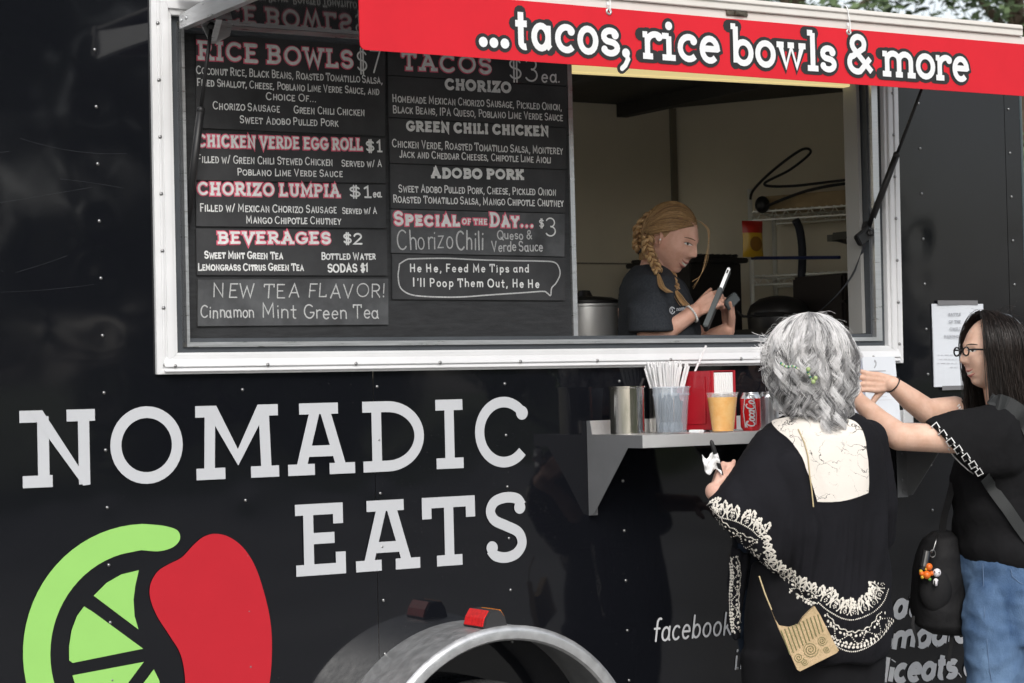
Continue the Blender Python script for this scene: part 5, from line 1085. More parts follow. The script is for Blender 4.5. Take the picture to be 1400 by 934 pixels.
# bat-wing sleeve hanging from shoulder to wrist and its loose lower edge
dS = D1 - .06
def rg1(px0, py0, px1, py1, dp, dd=0.0):
    a, b = V(px0, py0, dS + dd), V(px1, py1, dS + dd); c = (a + b) / 2; h = (b - a) / 2; return (c, h, FV * dp)
rings(mb, [rg1(1062, 577, 1112, 690, .11, .06), rg1(1036, 592, 1116, 745, .125, .02), rg1(1017, 618, 1108, 782, .125, -.01), rg1(1001, 645, 1074, 790, .105, -.03), rg1(987, 662, 1046, 772, .082, -.05), rg1(975, 676, 1026, 752, .058, -.06), rg1(966, 687, 1000, 732, .04, -.065)], 48)
chain(mb, [V(1075, 640, dS - .05), V(1098, 730, dS - .065), V(1104, 800, dS - .07)], [.055, .062, .035])
chain(mb, [V(1060, 700, dS - .06), V(1066, 770, dS - .07)], [.06, .03])
# right sleeve
chain(mb, [V(1186, 602, D1 + .04), V(1202, 690, D1 + .06), V(1199, 735, D1 + .10)], [.062, .055, .05])
# front flap below the sleeve
rings(mb, [rg1(1000, 745, 1026, 760, .03, .12), rg1(996, 800, 1020, 800, .026, .14), rg1(998, 850, 1014, 852, .02, .15), rg1(1002, 874, 1013, 876, .014, .15)], 20)
def gather(co):
    xr = (co - np.array(CAM)) @ np.array([AX[0][0], AX[0][1], AX[0][2]]); 
    z = co[:, 2]; g = sstep(1.12, 1.05, z) * sstep(.62, .8, z)
    return .0032 * g * np.sin(xr * 190 + 9 * np.sin(z * 4.1) + 3 * np.sin(xr * 37)) + .006 * sstep(.95, .7, z) * np.sin(xr * 48 + 2 * z)
M_TUN = mat('black_crepe', (0.0085, 0.0085, 0.011), .9, var=.25, vscale=4, spec=.2, bump=.25, bscale=420)
tunic = fuse(mb, 'tunic', M_TUN, .0065, 7, W1, cloth_warp(.0075, (7, 7, 3.2), 11.0, gather))
bt = bvh_of(tunic)
# cream back yoke
Lf = spline([(1078, 571), (1056, 577), (1064, 589), (1080, 602), (1094, 622), (1101, 640), (1110, 662), (1117, 686)], 4); Rt = spline([(1150, 571), (1168, 577), (1177, 587), (1182, 600), (1184, 615), (1186, 632), (1187, 655), (1186.5, 674)], 4)
nr_ = len(Lf); nc = 28; vs = []; ok = True
for i in range(nr_):
    for j in range(nc + 1):
        t = j / nc; x = Lf[i][0] + (Rt[i][0] - Lf[i][0]) * t; y = Lf[i][1] + (Rt[i][1] - Lf[i][1]) * t
        sag = 5.5 * math.sin(math.pi * t) * (i / nr_) ** 3; l, n = hit(bt, x, y + sag, .0035); vs.append(l if l else V(x, y + sag, D1 - .13))
mb = MB(); mb.add(vs, [(i * (nc + 1) + j, i * (nc + 1) + j + 1, (i + 1) * (nc + 1) + j + 1, (i + 1) * (nc + 1) + j) for i in range(nr_ - 1) for j in range(nc)])
def crackle():
    m = mat('cream_batik', (0.72, 0.66, 0.57), .8, bump=.3, bscale=110); n = m.node_tree; L = n.links.new; p = n.nodes['Principled BSDF']
    tc = n.nodes.new('ShaderNodeTexCoord'); nz = n.nodes.new('ShaderNodeTexNoise'); nz.inputs['Scale'].default_value = 9; nz.inputs['Detail'].default_value = 6; L(tc.outputs['Object'], nz.inputs['Vector'])
    mx = n.nodes.new('ShaderNodeMix'); mx.data_type = 'VECTOR'; mx.inputs[0].default_value = .28; L(tc.outputs['Object'], mx.inputs[4]); L(nz.outputs['Color'], mx.inputs[5])
    v = n.nodes.new('ShaderNodeTexVoronoi'); v.feature = 'DISTANCE_TO_EDGE'; v.inputs['Scale'].default_value = 17; L(mx.outputs[1], v.inputs['Vector'])
    n2 = n.nodes.new('ShaderNodeTexNoise'); n2.inputs['Scale'].default_value = 14; L(tc.outputs['Object'], n2.inputs['Vector'])
    mr = n.nodes.new('ShaderNodeMapRange'); mr.inputs[1].default_value = .42; mr.inputs[2].default_value = .75; mr.inputs[3].default_value = 0.0; mr.inputs[4].default_value = .034; L(n2.outputs[0], mr.inputs[0])
    lt = n.nodes.new('ShaderNodeMath'); lt.operation = 'LESS_THAN'; L(v.outputs['Distance'], lt.inputs[0]); L(mr.outputs[0], lt.inputs[1])
    c = n.nodes.new('ShaderNodeMix'); c.data_type = 'RGBA'; L(lt.outputs[0], c.inputs[0]); c.inputs[6].default_value = (0.70, 0.655, 0.60, 1); c.inputs[7].default_value = (0.06, 0.055, 0.05, 1); L(c.outputs[2], p.inputs['Base Color'])
    return m
yoke = mb.build('yoke', crackle(), tunic, smooth=True)
# chain-stitch embroidery lying on the cloth
M_EMB = mat('cream_thread', (0.66, 0.62, 0.55), .75, col2=(0.74, 0.71, 0.65), vscale=120, bump=.5, bscale=300)
rge = random.Random(8); emb = MB()
def dab(px, py, r, el=1.0, an=0.0):
    l, n = hit(bt, px, py, .0012)
    if l is None or (l - Vector(CAM)).length > 8.2: return
    u = n.orthogonal().normalized(); v = n.cross(u); rr_ = r * .0018; k0 = len(emb.v); a0 = rge.random() * 6
    pts = []
    up_ = (UP - n * UP.dot(n)).normalized(); sd_ = up_.cross(n)
    ca, sa = math.cos(an), math.sin(an)
    for k in range(9):
        t = 2 * math.pi * k / 9; ex, ey = rr_ * math.cos(t) * (1 + .15 * rge.uniform(-1, 1)), rr_ * el * math.sin(t); pts.append(l + sd_ * (ex * ca - ey * sa) + up_ * (ex * sa + ey * ca))
    emb.add(pts + [l + n * .0014], [(k, (k + 1) % 9, 9) for k in range(9)])
def along(path, step):
    P = spline(path, 10); out = []; acc = 0
    for a, b in zip(P[:-1], P[1:]):
        L_ = math.hypot(b[0] - a[0], b[1] - a[1])
        while acc < L_: t = acc / L_; out.append((a[0] + (b[0] - a[0]) * t, a[1] + (b[1] - a[1]) * t, (b[0] - a[0]) / L_, (b[1] - a[1]) / L_)); acc += step
        acc -= L_
    return out
def edge_line(path): 
    for x, y, tx, ty in along(path, 2.6): dab(x, y, 1.25, 1.0)
def sprigs(path, h, step=8.5, flip=1):
    """a row of curling leaf sprigs standing on a line"""
    for i, (x, y, tx, ty) in enumerate(along(path, step)):
        nx, ny = ty * flip, -tx * flip; hh = h * rge.uniform(.85, 1.1); s = 1 if i % 2 else -1; lean = rge.uniform(-.15, .15)
        def at(u, v): return (x + nx * hh * v + tx * (u + lean * hh * v), y + ny * hh * v + ty * (u + lean * hh * v))
        for k in range(13):
            t = .08 + k / 12 * .92; dab(*at(s * 2.3 * math.sin(t * 5.2), t), 1.05 + .25 * (k % 3 == 0), 1.15)
        for t, o_, q in ((.42, 3.2, 1.9), (.60, 3.4, 2.2), (.80, 3.0, 2.2), (.98, 1.6, 2.4), (.55, -3.0, 1.8), (.78, -3.2, 2.0), (1.08, -.6, 2.1)): dab(*at(s * o_, t), q, 1.3, rge.uniform(-.8, .8))
        for k in range(5): a = k / 4 * 4.2; dab(*at(s * (-3.6 + 1.7 * math.cos(a)), .26 + .12 * math.sin(a)), .95)
def scroll(path, h, step=2.1):
    for i, (x, y, tx, ty) in enumerate(along(path, step)):
        nx, ny = -ty, tx; ph = i * .48
        for q in (math.sin(ph) * .34, -.62 + .06 * math.sin(ph * 2)): dab(x + nx * h * q, y + ny * h * q, 1.2)
        if i % 2 == 0:
            dab(x + nx * h * .62, y + ny * h * .62, 2.2, 1.25, rge.uniform(-1, 1)); dab(x + nx * h * .40 + tx, y + ny * h * .40, 1.7, 1.2, rge.uniform(-1, 1))
        if i % 3 == 0:
            sg = -1 if math.sin(ph) > 0 else 1; dab(x + nx * h * .30 * sg + tx * 2, y + ny * h * .3 * sg + ty * 2, 2.0, 1.3, rge.uniform(-1, 1))
            if math.sin(ph) < .3: dab(x - nx * h * .40, y - ny * h * .40, 1.8, 1.2, rge.uniform(-1, 1))
A_line = [(965, 694), (971, 705), (991, 709), (1009, 714), (1027, 724), (1040, 735), (1050, 731)]
edge_line(A_line); sprigs(A_line, 21, 9.5)
scroll([(972, 706), (985, 722), (1003, 734), (1020, 743), (1034, 747)], 15)
C_line = [(1031, 752), (1033, 768), (1038, 782), (1056, 790), (1076, 803), (1096, 817), (1119, 826)]
edge_line(C_line); sprigs([(1041, 738), (1046, 762), (1054, 776), (1076, 792), (1098, 806), (1119, 815)], 13, 9)
scroll([(1040, 757), (1047, 778), (1068, 793), (1090, 808), (1116, 822)], 12)
scroll([(1003, 762), (1006, 785), (1004, 815), (1005, 842), (1008, 866)], 10)
D_line = [(1119, 824), (1128, 832), (1137, 838), (1153, 846), (1170, 847), (1192, 838), (1207, 824), (1215, 804)]
edge_line(D_line); sprigs([(1122, 823), (1137, 833), (1153, 841), (1170, 842), (1190, 834), (1204, 820), (1212, 800)], 21, 8)
scroll([(1123, 846), (1138, 864), (1156, 873), (1174, 874), (1196, 864), (1213, 842)], 17); edge_line([(1124, 858), (1142, 882), (1163, 891), (1184, 886), (1204, 872), (1216, 852)])
emb.build('embroidery', M_EMB, tunic)
# hair
def curly_hair():
    H = [mat('grey_hair_' + k, c, .5, spec=.35) for k, c in zip(('light', 'mid', 'dark', 'deep'), ((0.86, 0.85, 0.85), (0.56, 0.555, 0.56), (0.19, 0.187, 0.19), (0.05, 0.047, 0.046)))]
    r = random.Random(21); C = hc1 + UP * .028; cap = MB()
    cap.ball(C + FV * .005, (.108, .104, .106), 40, 26, 0, Matrix((RV, FV, UP)).transposed())
    chain(cap, [C - UP * .03 - FV * .02, C - UP * .11 - FV * .04 + RV * .008, C - UP * .17 - FV * .06 + RV * .02], [.098, .082, .05])
    cp = fuse(cap, 'hair', H[2], .007, 3, W1); mb = MB(); TH = 1.66
    def dirs(ph): u = RV * math.sin(ph) - FV * math.cos(ph); return u, UP.cross(u)
    def surf(ph, th, below, rad):      # shell the hair lies on: rounded crown, then hanging and closing in at the neck
        u, _ = dirs(ph); k = min(1, below / .13)
        return C + u * (.130 * rad * math.sin(th) * (1 - .16 * k * k)) + UP * (.124 * rad * math.cos(th) - below) - FV * (.10 * below) + RV * (.06 * below)
    # smooth layer over the crown
    for k in range(2300):
        ph = r.uniform(-3.1, 3.1) if k % 4 else r.uniform(-1.6, 1.6); t0 = r.uniform(.02, .95); L = r.uniform(.09, .17); rd = r.uniform(.95, 1.03); n = 14; ph_d = r.gauss(.0, .12); w0 = r.uniform(0, 6.28)
        pts = []
        for i in range(n):
            t = i / (n - 1); th = min(TH, t0 + L * t / .124); bl = max(0, L * t - (TH - t0) * .124); u, tg = dirs(ph); pts.append(surf(ph + ph_d * t, th, bl, rd + .012 * t) + tg * .0035 * math.sin(5 * t + w0) * t + u * .004 * t * math.sin(4 * t + w0))
        m_ = 0 if r.random() < .62 else (1 if r.random() < .75 else 2); mb.tube(pts, taper(.00075, n, .5), 3, mi=m_)
    # locks: tight bundles that swing into waves and end in curls
    for cl in range(250):
        ph = r.uniform(-2.2, 2.2); t0 = r.uniform(.55, 1.45); rad = r.uniform(.88, 1.08); right = ph > -.15
        lowr = cl % 5 > 1; t0 = r.uniform(1.3, 1.6) if lowr else t0; b00 = r.uniform(0, .085) if lowr else 0.0; L = (TH - t0) * .124 + r.uniform(.05, .11) * ((1.15 + 1.25 * math.exp(-((ph - .40) / .55) ** 2)) if right else 1.3) * (.72 if abs(ph) > 1.3 else 1) + (.0 if lowr else r.uniform(.0, .05))
        lam = r.uniform(.055, .095); am = r.uniform(.008, .016); s = r.choice((-1, 1)); p0 = r.uniform(0, 6.28); tone = r.choice((0, 0, 0, 1, 1, 2, 2)) if rad > .98 else r.choice((0, 1, 1, 2, 2, 2)); curl = r.uniform(.6, 1.5); n = 30
        deep = r.random() < .5 and b00 > .03
        for st in range(40):
            a_, b_, c_ = r.gauss(0, 1), r.gauss(0, 1), r.gauss(0, 1); l = L * (1 + .05 * c_); jp = r.gauss(0, .13); pts = []; tt = r.gauss(0, .05)
            for i in range(n):
                t = i / (n - 1); sl = l * t; th = min(TH, t0 + tt + sl / .124); bl = b00 + max(0, sl - (TH - t0 - tt) * .124); u, tg = dirs(ph + .018 * a_)
                env = sstep(.0, .35, t); x = 6.283 * sl / lam + p0 + jp; sp = .0022 + .0022 * math.sin(math.pi * min(1, t * 1.1))
                q = surf(ph, th, bl, rad) + tg * (a_ * sp + s * am * env * math.sin(x)) + u * (b_ * sp + .75 * am * env * math.cos(x))
                if t > .72: e = (t - .72) / .28; q += tg * s * .016 * curl * e * e + UP * .014 * curl * e * e - u * .006 * e
                pts.append(q)
            mb.tube(pts, taper(.00072, n, .5), 3, mi=(r.choice((2, 2, 1)) if deep else tone) if r.random() < .86 else r.choice((0, 1)))
    mb.build('locks', H, cp, smooth=True)
    mb = MB()       # stray hairs
    for k in range(70):
        ph = r.uniform(-2.6, 2.6); u, tg = dirs(ph); th = r.uniform(.05, 1.6); q = surf(ph, th, 0, 1.0); d = (tg * r.choice((-1, 1)) * r.uniform(.3, 1) + (u * math.cos(th) - UP * math.sin(th)) * r.uniform(.2, 1)).normalized(); nrm = (u * math.sin(th) + UP * math.cos(th)); L = r.uniform(.03, .07); h = r.uniform(.004, .016)
        mb.tube([q + d * L * t + nrm * h * math.sin(2.4 * t) for t in np.linspace(0, 1, 9)], .00022, 3, mi=0)
    for k in range(60):
        q = V(1052 + r.gauss(0, 4), 482 + r.gauss(0, 11), D1 - .01 + r.gauss(0, .015)); a = r.uniform(-.5, .5); L = r.uniform(.02, .05); cv = r.uniform(-1.6, 1.6); pts = []
        for t in np.linspace(0, 1, 10): b = a + cv * t; pts.append(q); q = q + (-RV * math.cos(b) + UP * math.sin(b)) * L / 9
        mb.tube(pts, .00042, 3, mi=r.choice((0, 0, 1)))
    mb.build('flyaways', H, cp)
    return cp
hair1 = curly_hair()
# beaded hair ornament
mb = MB(); r = random.Random(2)
for k in range(22):
    t = k / 21; px, py = (1068 + 34 * t, 497 + 12 * t + 2 * math.sin(t * 9)) if k < 15 else (1104 + 8 * (t - .7) * 3, 508 + 16 * (t - .7) * 3)
    mb.ball(V(px, py, D1 - .135 - .012 * math.sin(t * 3)), r.uniform(.0028, .0045), 8, 6, k % 3)
for px, py in ((1105, 505), (1115, 517), (1112, 522)): mb.ball(V(px, py, D1 - .152), .007, 10, 7, 1)
mb.build('beads', [mat('jade_bead', (0.03, 0.20, 0.14), .2), mat('pale_green_bead', (0.35, 0.45, 0.2), .2), mat('pearl_bead', (0.6, 0.6, 0.55), .2)], hair1, smooth=True)

# what she holds and carries
mb = MB(); a, b = V(972, 602, D1 - .11), V(984, 639, D1 - .10); mb.tube([a, a.lerp(b, .08), a.lerp(b, .45), b, a.lerp(b, 1.3)], [.003, .0062, .0068, .0058, .004], 12); mb.tube([a.lerp(b, .5), a.lerp(b, .75)], .0073, 12, mi=1)
tag(mb.build('pen', [M_BLACK, mat('pen_label', (.6, .6, .6), .4)], smooth=True), "black pen standing up out of the grey haired woman's left hand", 'pen')
mb = MB(); g = 9; vs = []; r = random.Random(3)
for j in range(g):
    for i in range(g):
        px = 960 + 24 * i / (g - 1) + 4 * j / g; py = 622 + 22 * j / (g - 1) + 5 * math.sin(i * .9) + 3 * i / g; vs.append(V(px, py, D1 - .105 + .012 * math.sin(i * 1.3 + j) + r.uniform(-.003, .003)))
mb.add(vs, [(j * g + i, j * g + i + 1, (j + 1) * g + i + 1, (j + 1) * g + i) for j in range(g - 1) for i in range(g - 1)])
nk = mb.build('paper_napkin', mat('napkin_white', (.8, .8, .8), .8), smooth=True); sm_ = nk.modifiers.new('t', 'SOLIDIFY'); sm_.thickness = .003
tag(nk, "crumpled white napkin in the grey haired woman's left hand", 'napkin')
# small patterned purse on a thin strap
pu = thing('shoulder_purse', "small tan patterned purse hanging by a thin cord at the grey haired woman's hip", 'purse', V(1100, 880, D1 - .26))
PD = D1 - .25
top = [(1054, 832), (1060, 847), (1066, 856), (1080, 858), (1092, 854), (1098, 844), (1106, 836), (1114, 829)]; poly = top + [(1122, 842), (1131, 860), (1140, 878), (1147, 889), (1144, 893), (1120, 905), (1094, 918), (1090, 916), (1080, 893), (1064, 858)]
mb = MB(); A_p = [V(x, y, PD) for x, y in poly]; mb.prism(A_p, FV * .022)
def purse_mat():
    m = mat('tan_brocade', (0.42, 0.31, 0.17), .6, col2=(0.55, 0.40, 0.24), vscale=30, bump=.5, bscale=160); n = m.node_tree; L = n.links.new; return m
pb = mb.build('pouch', purse_mat(), pu, bevel=.004)
mb = MB(); M_OL = mat('olive_stitch', (0.20, 0.19, 0.085), .7)
for k in range(11):
    t = k / 10; x0, y0 = 1066 + 50 * t, 868 - 22 * t; ln = 22 + 12 * (1 - t)
    mb.tube([V(x0 + 2, y0 - 6, PD - .0015), V(x0 + ln * .42, y0 + ln * .8, PD - .0015)], .0019, 5)
for cx, cy, rr_, tn in ((1108, 888, 11, 3.2), (1124, 876, 7, 2.6), (1092, 899, 7, 2.4), (1130, 888, 5, 2.2), (1100, 905, 5, 2)):
    mb.tube([V(cx + rr_ * (1 - i / 40) * math.cos(i / 40 * tn * 6.28), cy + rr_ * (1 - i / 40) * math.sin(i / 40 * tn * 6.28), PD - .0012) for i in range(37)], .0011, 4)
mb.build('stitching', M_OL, pb)
mb = MB(); mb.tube([V(1038, 788, PD + .05), V(1046, 812, PD + .02), V(1055, 834, PD + .008)], .0022, 6)
strap = []
for x, y in [(1092, 588), (1100, 606), (1105, 624), (1107, 650), (1108, 672), (1110, 694)]:
    l, n = hit(bt, x, y, .006); strap.append(l if l else V(x, y, D1 - .14))
mb.build('cord', mat('tan_cord', (0.45, 0.36, 0.20), .6), pu); mb = MB(); mb.tube(strap, .0021, 6); mb.build('cord', mat('tan_cord', (0.45, 0.36, 0.20), .6), pu)

# ============ the dark haired woman on the right
D2 = 7.03
W2 = thing('person', 'dark haired woman in glasses, black shirt and blue jeans, reaching out with both arms', 'person', (5.03, -0.56, 0))
skB = skin('warm_skin', (0.66, 0.405, 0.295), (0.74, 0.50, 0.39))
F2 = (-RV * .965 - FV * .22 + UP * .02).normalized(); L2 = UP.cross(F2).normalized(); U2 = F2.cross(L2); Mh2 = frame3(F2, U2, L2)
hc2 = V(1357, 483, D2)
mb = MB(); head_solid(mb, hc2, Mh2, 1.0, 1.0, 1.06, .9)
chain(mb, [hc2 - F2 * .018 - UP * .05, V(1376, 566, D2)], [.058, .06])
chain(mb, [V(1380, 620, D2), V(1376, 690, D2), V(1380, 760, D2)], [.10, .11, .11])
chain(mb, [V(1370, 600, D2 - .14), V(1300, 600, D2 - .19), V(1229, 597, D2 - .21), V(1204, 577, D2 - .16), V(1177, 551, D2 - .10)], [.044, .046, .044, .037, .027])
chain(mb, [V(1350, 580, D2 + .15), V(1305, 560, D2 + .13), V(1268, 563, D2 + .08), V(1246, 547, D2 + .06), V(1219, 525, D2 + .03)], [.054, .044, .042, .038, .0265])
hand_solid(mb, V(1217, 524, D2 + .03), (-RV * 1.0 + UP * .10 - FV * .12).normalized(), FV, -UP, (.18, .10, .22, .35), .92, .20, (.55, .8, .15), -.15)
hand_solid(mb, V(1175, 549, D2 - .09), (-RV * .75 + UP * .55 + FV * .1).normalized(), FV * .8 + RV * .2, -RV * .2 + UP * .4, (.5, .55, .6, .6), .92, .06)
for px, dd in ((1366, -.05), (1402, .07)):
    p = V(px, 800, D2 + dd); chain(mb, [p, Vector((p.x, p.y, .48)), Vector((p.x, p.y, .1))], [.06, .045, .036])
body2 = fuse(mb, 'body', skB, .0034, 4, W2); b2 = bvh_of(body2)
M_LIP = mat('lip', (0.42, 0.15, 0.135), .4, spec=.4); M_BROW = mat('dark_brow', (0.025, 0.017, 0.013), .7); M_EYEW = mat('eye_white', (0.72, 0.70, 0.68), .2); M_IRIS = mat('dark_iris', (0.025, 0.014, 0.01), .1)
def face(bv, c, M, par, lip, brow, smile=0.0, teeth=False, iris=M_IRIS):
    n = 13; ys = [(-1 + 2 * i / (n - 1)) for i in range(n)]
    W_ = .022 + .007 * smile; cz = lambda t: .0105 * smile * t * t
    face_strip(bv, c, M, [(t * W_, -.0580 + cz(t) - .001 * abs(t)) for t in ys], [.0036 * (1 - t * t) + .0006 for t in ys], 'upper_lip', lip, par, .0008)
    face_strip(bv, c, M, [(t * W_, -.0712 - .003 * smile + cz(t) * 1.1) for t in ys], [.0046 * (1 - t * t) + .0006 for t in ys], 'lower_lip', lip, par, .0008)
    if teeth: face_strip(bv, c, M, [(t * W_ * .85, -.0642 - .001 * smile + cz(t) * .9) for t in ys], [.0042 * (1 - t * t) + .0004 for t in ys], 'teeth', mat('teeth', (.70, .66, .58), .25), par, .0012)
    for s in (-1, 1):
        e = face_strip(bv, c, M, [(s * .031 + t * .0145, .0075 - .0012 * t * t) for t in ys], [.0047 * (1 - t * t) + .0003 for t in ys], 'eye', M_EYEW, par, .0009)
        face_strip(bv, c, M, [(s * .031 + t * .005, .0075) for t in ys], [.0046 * math.sqrt(max(0, 1 - t * t)) + .0001 for t in ys], 'iris', iris, e, .0018)
        face_strip(bv, c, M, [(s * .031 + t * .0165, .0118 - .0035 * t * t) for t in ys], [.0013 * (1 - .6 * t * t) for t in ys], 'lash', M_BROW, e, .0022)
        face_strip(bv, c, M, [(s * (.032 + t * .018), .0255 + .0025 * (1 - t * t)) for t in ys], [.0024 * (1 - .45 * abs(t)) for t in ys], 'eyebrow', brow, par, .0012)
face(b2, hc2, Mh2, W2, M_LIP, M_BROW, .9, True)
# glasses
gl = thing('glasses', 'x', 'x', hc2); del gl['label']; del gl['category']; put(gl, W2)
M_GL = mat('black_frame', (0.012, 0.013, 0.015), .25)
def gp(x, y, z): return hc2 + Mh2 @ Vector((x, y, z))
for s in (-1, 1):
    m_ = MB(); m_.tube([gp(.108, s * .034 + .0225 * math.cos(a), .005 + .0135 * math.sin(a) * (1 + .12 * math.cos(a) * s)) for a in np.linspace(0, 2 * math.pi, 25)[:-1]], .0028, 6, True); m_.build('rim', M_GL, gl)
    m_ = MB(); m_.lathe([(.022, 0), (.001, .0006)], gp(.108, s * .034, .004), 24, 0, Mh2 @ Matrix.Rotation(math.pi / 2, 3, 'Y') @ Matrix.Scale(.72, 3, Vector((1, 0, 0))), False); m_.build('lens', mat('spectacle_glass', (.9, .92, .95), .02, trans=1.0, ior=1.02, alpha=.15), gl)
    m_ = MB(); m_.tube([gp(.108, s * .058, .010), gp(.095, s * .0715, .011), gp(.04, s * .0785, .009), gp(-.01, s * .080, .008), gp(-.03, s * .078, -.008)], .0028, 6); m_.build('temple', M_GL, gl)
m_ = MB(); m_.tube([gp(.108, .011, .008), gp(.112, 0, .012), gp(.108, -.011, .008)], .0022, 6); m_.build('bridge', M_GL, gl)
# shirt
mb = MB()
def ring2(py, xl, xr, dp, dd=0.0):
    a, b = V(xl, py, D2 + dd), V(xr, py, D2 + dd); c = (a + b) / 2; return (c, (b - a) / 2, FV * dp)
rings(mb, [ring2(553, 1352, 1402, .06), ring2(562, 1340, 1416, .12), ring2(576, 1331, 1428, .165), ring2(598, 1322, 1438, .185), ring2(630, 1308, 1444, .19), ring2(652, 1301, 1446, .19), ring2(680, 1303, 1446, .18), ring2(715, 1305, 1448, .178), ring2(745, 1306, 1452, .182), ring2(764, 1311, 1458, .186), ring2(772, 1328, 1458, .184)], 56)
dn = D2 - .17
rings(mb, [(V(1392, 604, dn + .04), (V(1392, 604, dn) - V(1386, 548, dn)), FV * .075), (V(1368, 603, dn), (V(1382, 655, dn) - V(1352, 556, dn)) / 2, FV * .075), (V(1335, 606, dn - .02), (V(1362, 652, dn) - V(1308, 563, dn)) / 2, FV * .07), (V(1312, 611, dn - .03), (V(1347, 654, dn) - V(1277, 573, dn)) / 2, FV * .064), (V(1303, 614, dn - .035), (V(1339, 655, dn) - V(1267, 580, dn)) / 2, FV * .060)], 40)
rings(mb, [(V(1362, 590, D2 + .13), UP * .085 - RV * .02, FV * .06), (V(1338, 575, D2 + .14), UP * .07 - RV * .02, FV * .06), (V(1316, 566, D2 + .135), UP * .058 - RV * .015, FV * .055)], 30)
M_SH2 = mat('black_jersey', (0.008, 0.008, 0.009), .9, var=.2, spec=.2, bump=.15, bscale=500)
def diag(co): 
    return .004 * np.sin(co @ np.array([34., 12., 52.])) * sstep(1.25, 1.0, co[:, 2])
shirt2 = fuse(mb, 'shirt', M_SH2, .006, 4, W2, cloth_warp(.007, (8, 8, 7), 31.0, diag)); bs2 = bvh_of(shirt2)
mb = MB(); M_DI = mat('white_stitch', (.74, .74, .73), .7)
def on2(px, py, off=.0055):
    l, n = hit(bs2, px, py, off); return l if l else V(px, py, dn - .06)
for k, (cx, cy) in enumerate([(1280, 584), (1289.5, 594), (1300, 604), (1310.5, 614.2), (1320.7, 624.2), (1330.3, 634.5), (1338.5, 644.5)]):
    q = [(cx - 4.6, cy - 1.2), (cx + .6, cy - 5.2), (cx + 5, cy + 1.4), (cx - .4, cy + 5)]; mb.tube([on2(*p) for p in q], .0022, 5, True)
    if k < 6: mb.tube([on2(cx + 4.4, cy + 3.4), on2(cx + 6, cy + 6)], .0018, 5)
mb.tube([on2(x, y) for x, y in ((1288, 604.5), (1297, 614), (1306, 623), (1315, 632), (1325, 641), (1332, 648))], .0022, 5)
for k in range(5): mb.tube([V(1309 + k * 1.8, 556 + k * 3.0, D2 + .072), V(1312 + k * 1.5, 553 + k * 2.9, D2 + .072)], .0022, 5)
mb.build('sleeve_trim', M_DI, shirt2)
# jeans
mb = MB(); rings(mb, [ring2(742, 1313, 1450, .165), ring2(765, 1309, 1456, .18), ring2(800, 1315, 1456, .185), ring2(840, 1320, 1452, .18), ring2(875, 1325, 1448, .165)], 48)
for px, dd, w_ in ((1362, -.085, 1), (1408, .085, 1)):
    p = V(px, 850, D2 + dd); rings(mb, [(V(px + 4, 775, D2 + dd), RV * .05, FV * .05), (V(px + 1, 800, D2 + dd), RV * .085, FV * .075), (V(px - 2, 835, D2 + dd), RV * .100, FV * .088), (V(px - 2, 880, D2 + dd), RV * .097, FV * .085), (V(px, 934, D2 + dd), RV * .09, FV * .08), (Vector((p.x, p.y, .42)), RV * .07, FV * .07), (Vector((p.x, p.y, .09)), RV * .058, FV * .062)], 36)
def denim():
    m = mat('blue_denim', (0.035, 0.075, 0.165), .85, col2=(0.15, 0.24, 0.38), vscale=6.5, stretch=(1, 1, .4), bump=.6, bscale=420, spec=.2); return m
jeans = fuse(mb, 'jeans', denim(), .007, 8, W2, cloth_warp(.011, (9, 9, 13), 41.0)); bj = bvh_of(jeans)
mb = MB()
def onj(px, py):
    l, n = hit(bj, px, py, .0012); return l if l else V(px, py, D2 - .18)
mb.tube([onj(x, y) for x, y in ((1344, 770), (1345, 800), (1346, 840), (1350, 880), (1353, 915), (1356, 932))], .0016, 5); mb.tube([onj(x, y) for x, y in ((1382, 778), (1384, 788), (1393, 796), (1399, 799))], .0015, 5); mb.build('seam', mat('denim_seam', (0.10, 0.16, 0.27), .8), jeans)
for px, dd in ((1362, -.085), (1408, .085)):
    p = V(px, 850, D2 + dd); m_ = MB(); m_.ball((p.x - RV.x * .06, p.y - RV.y * .06, .04), (.12, .048, .04), 16, 10, 0, Matrix((RV, FV, UP)).transposed()); m_.build('shoe', M_BLACK, W2, smooth=True)
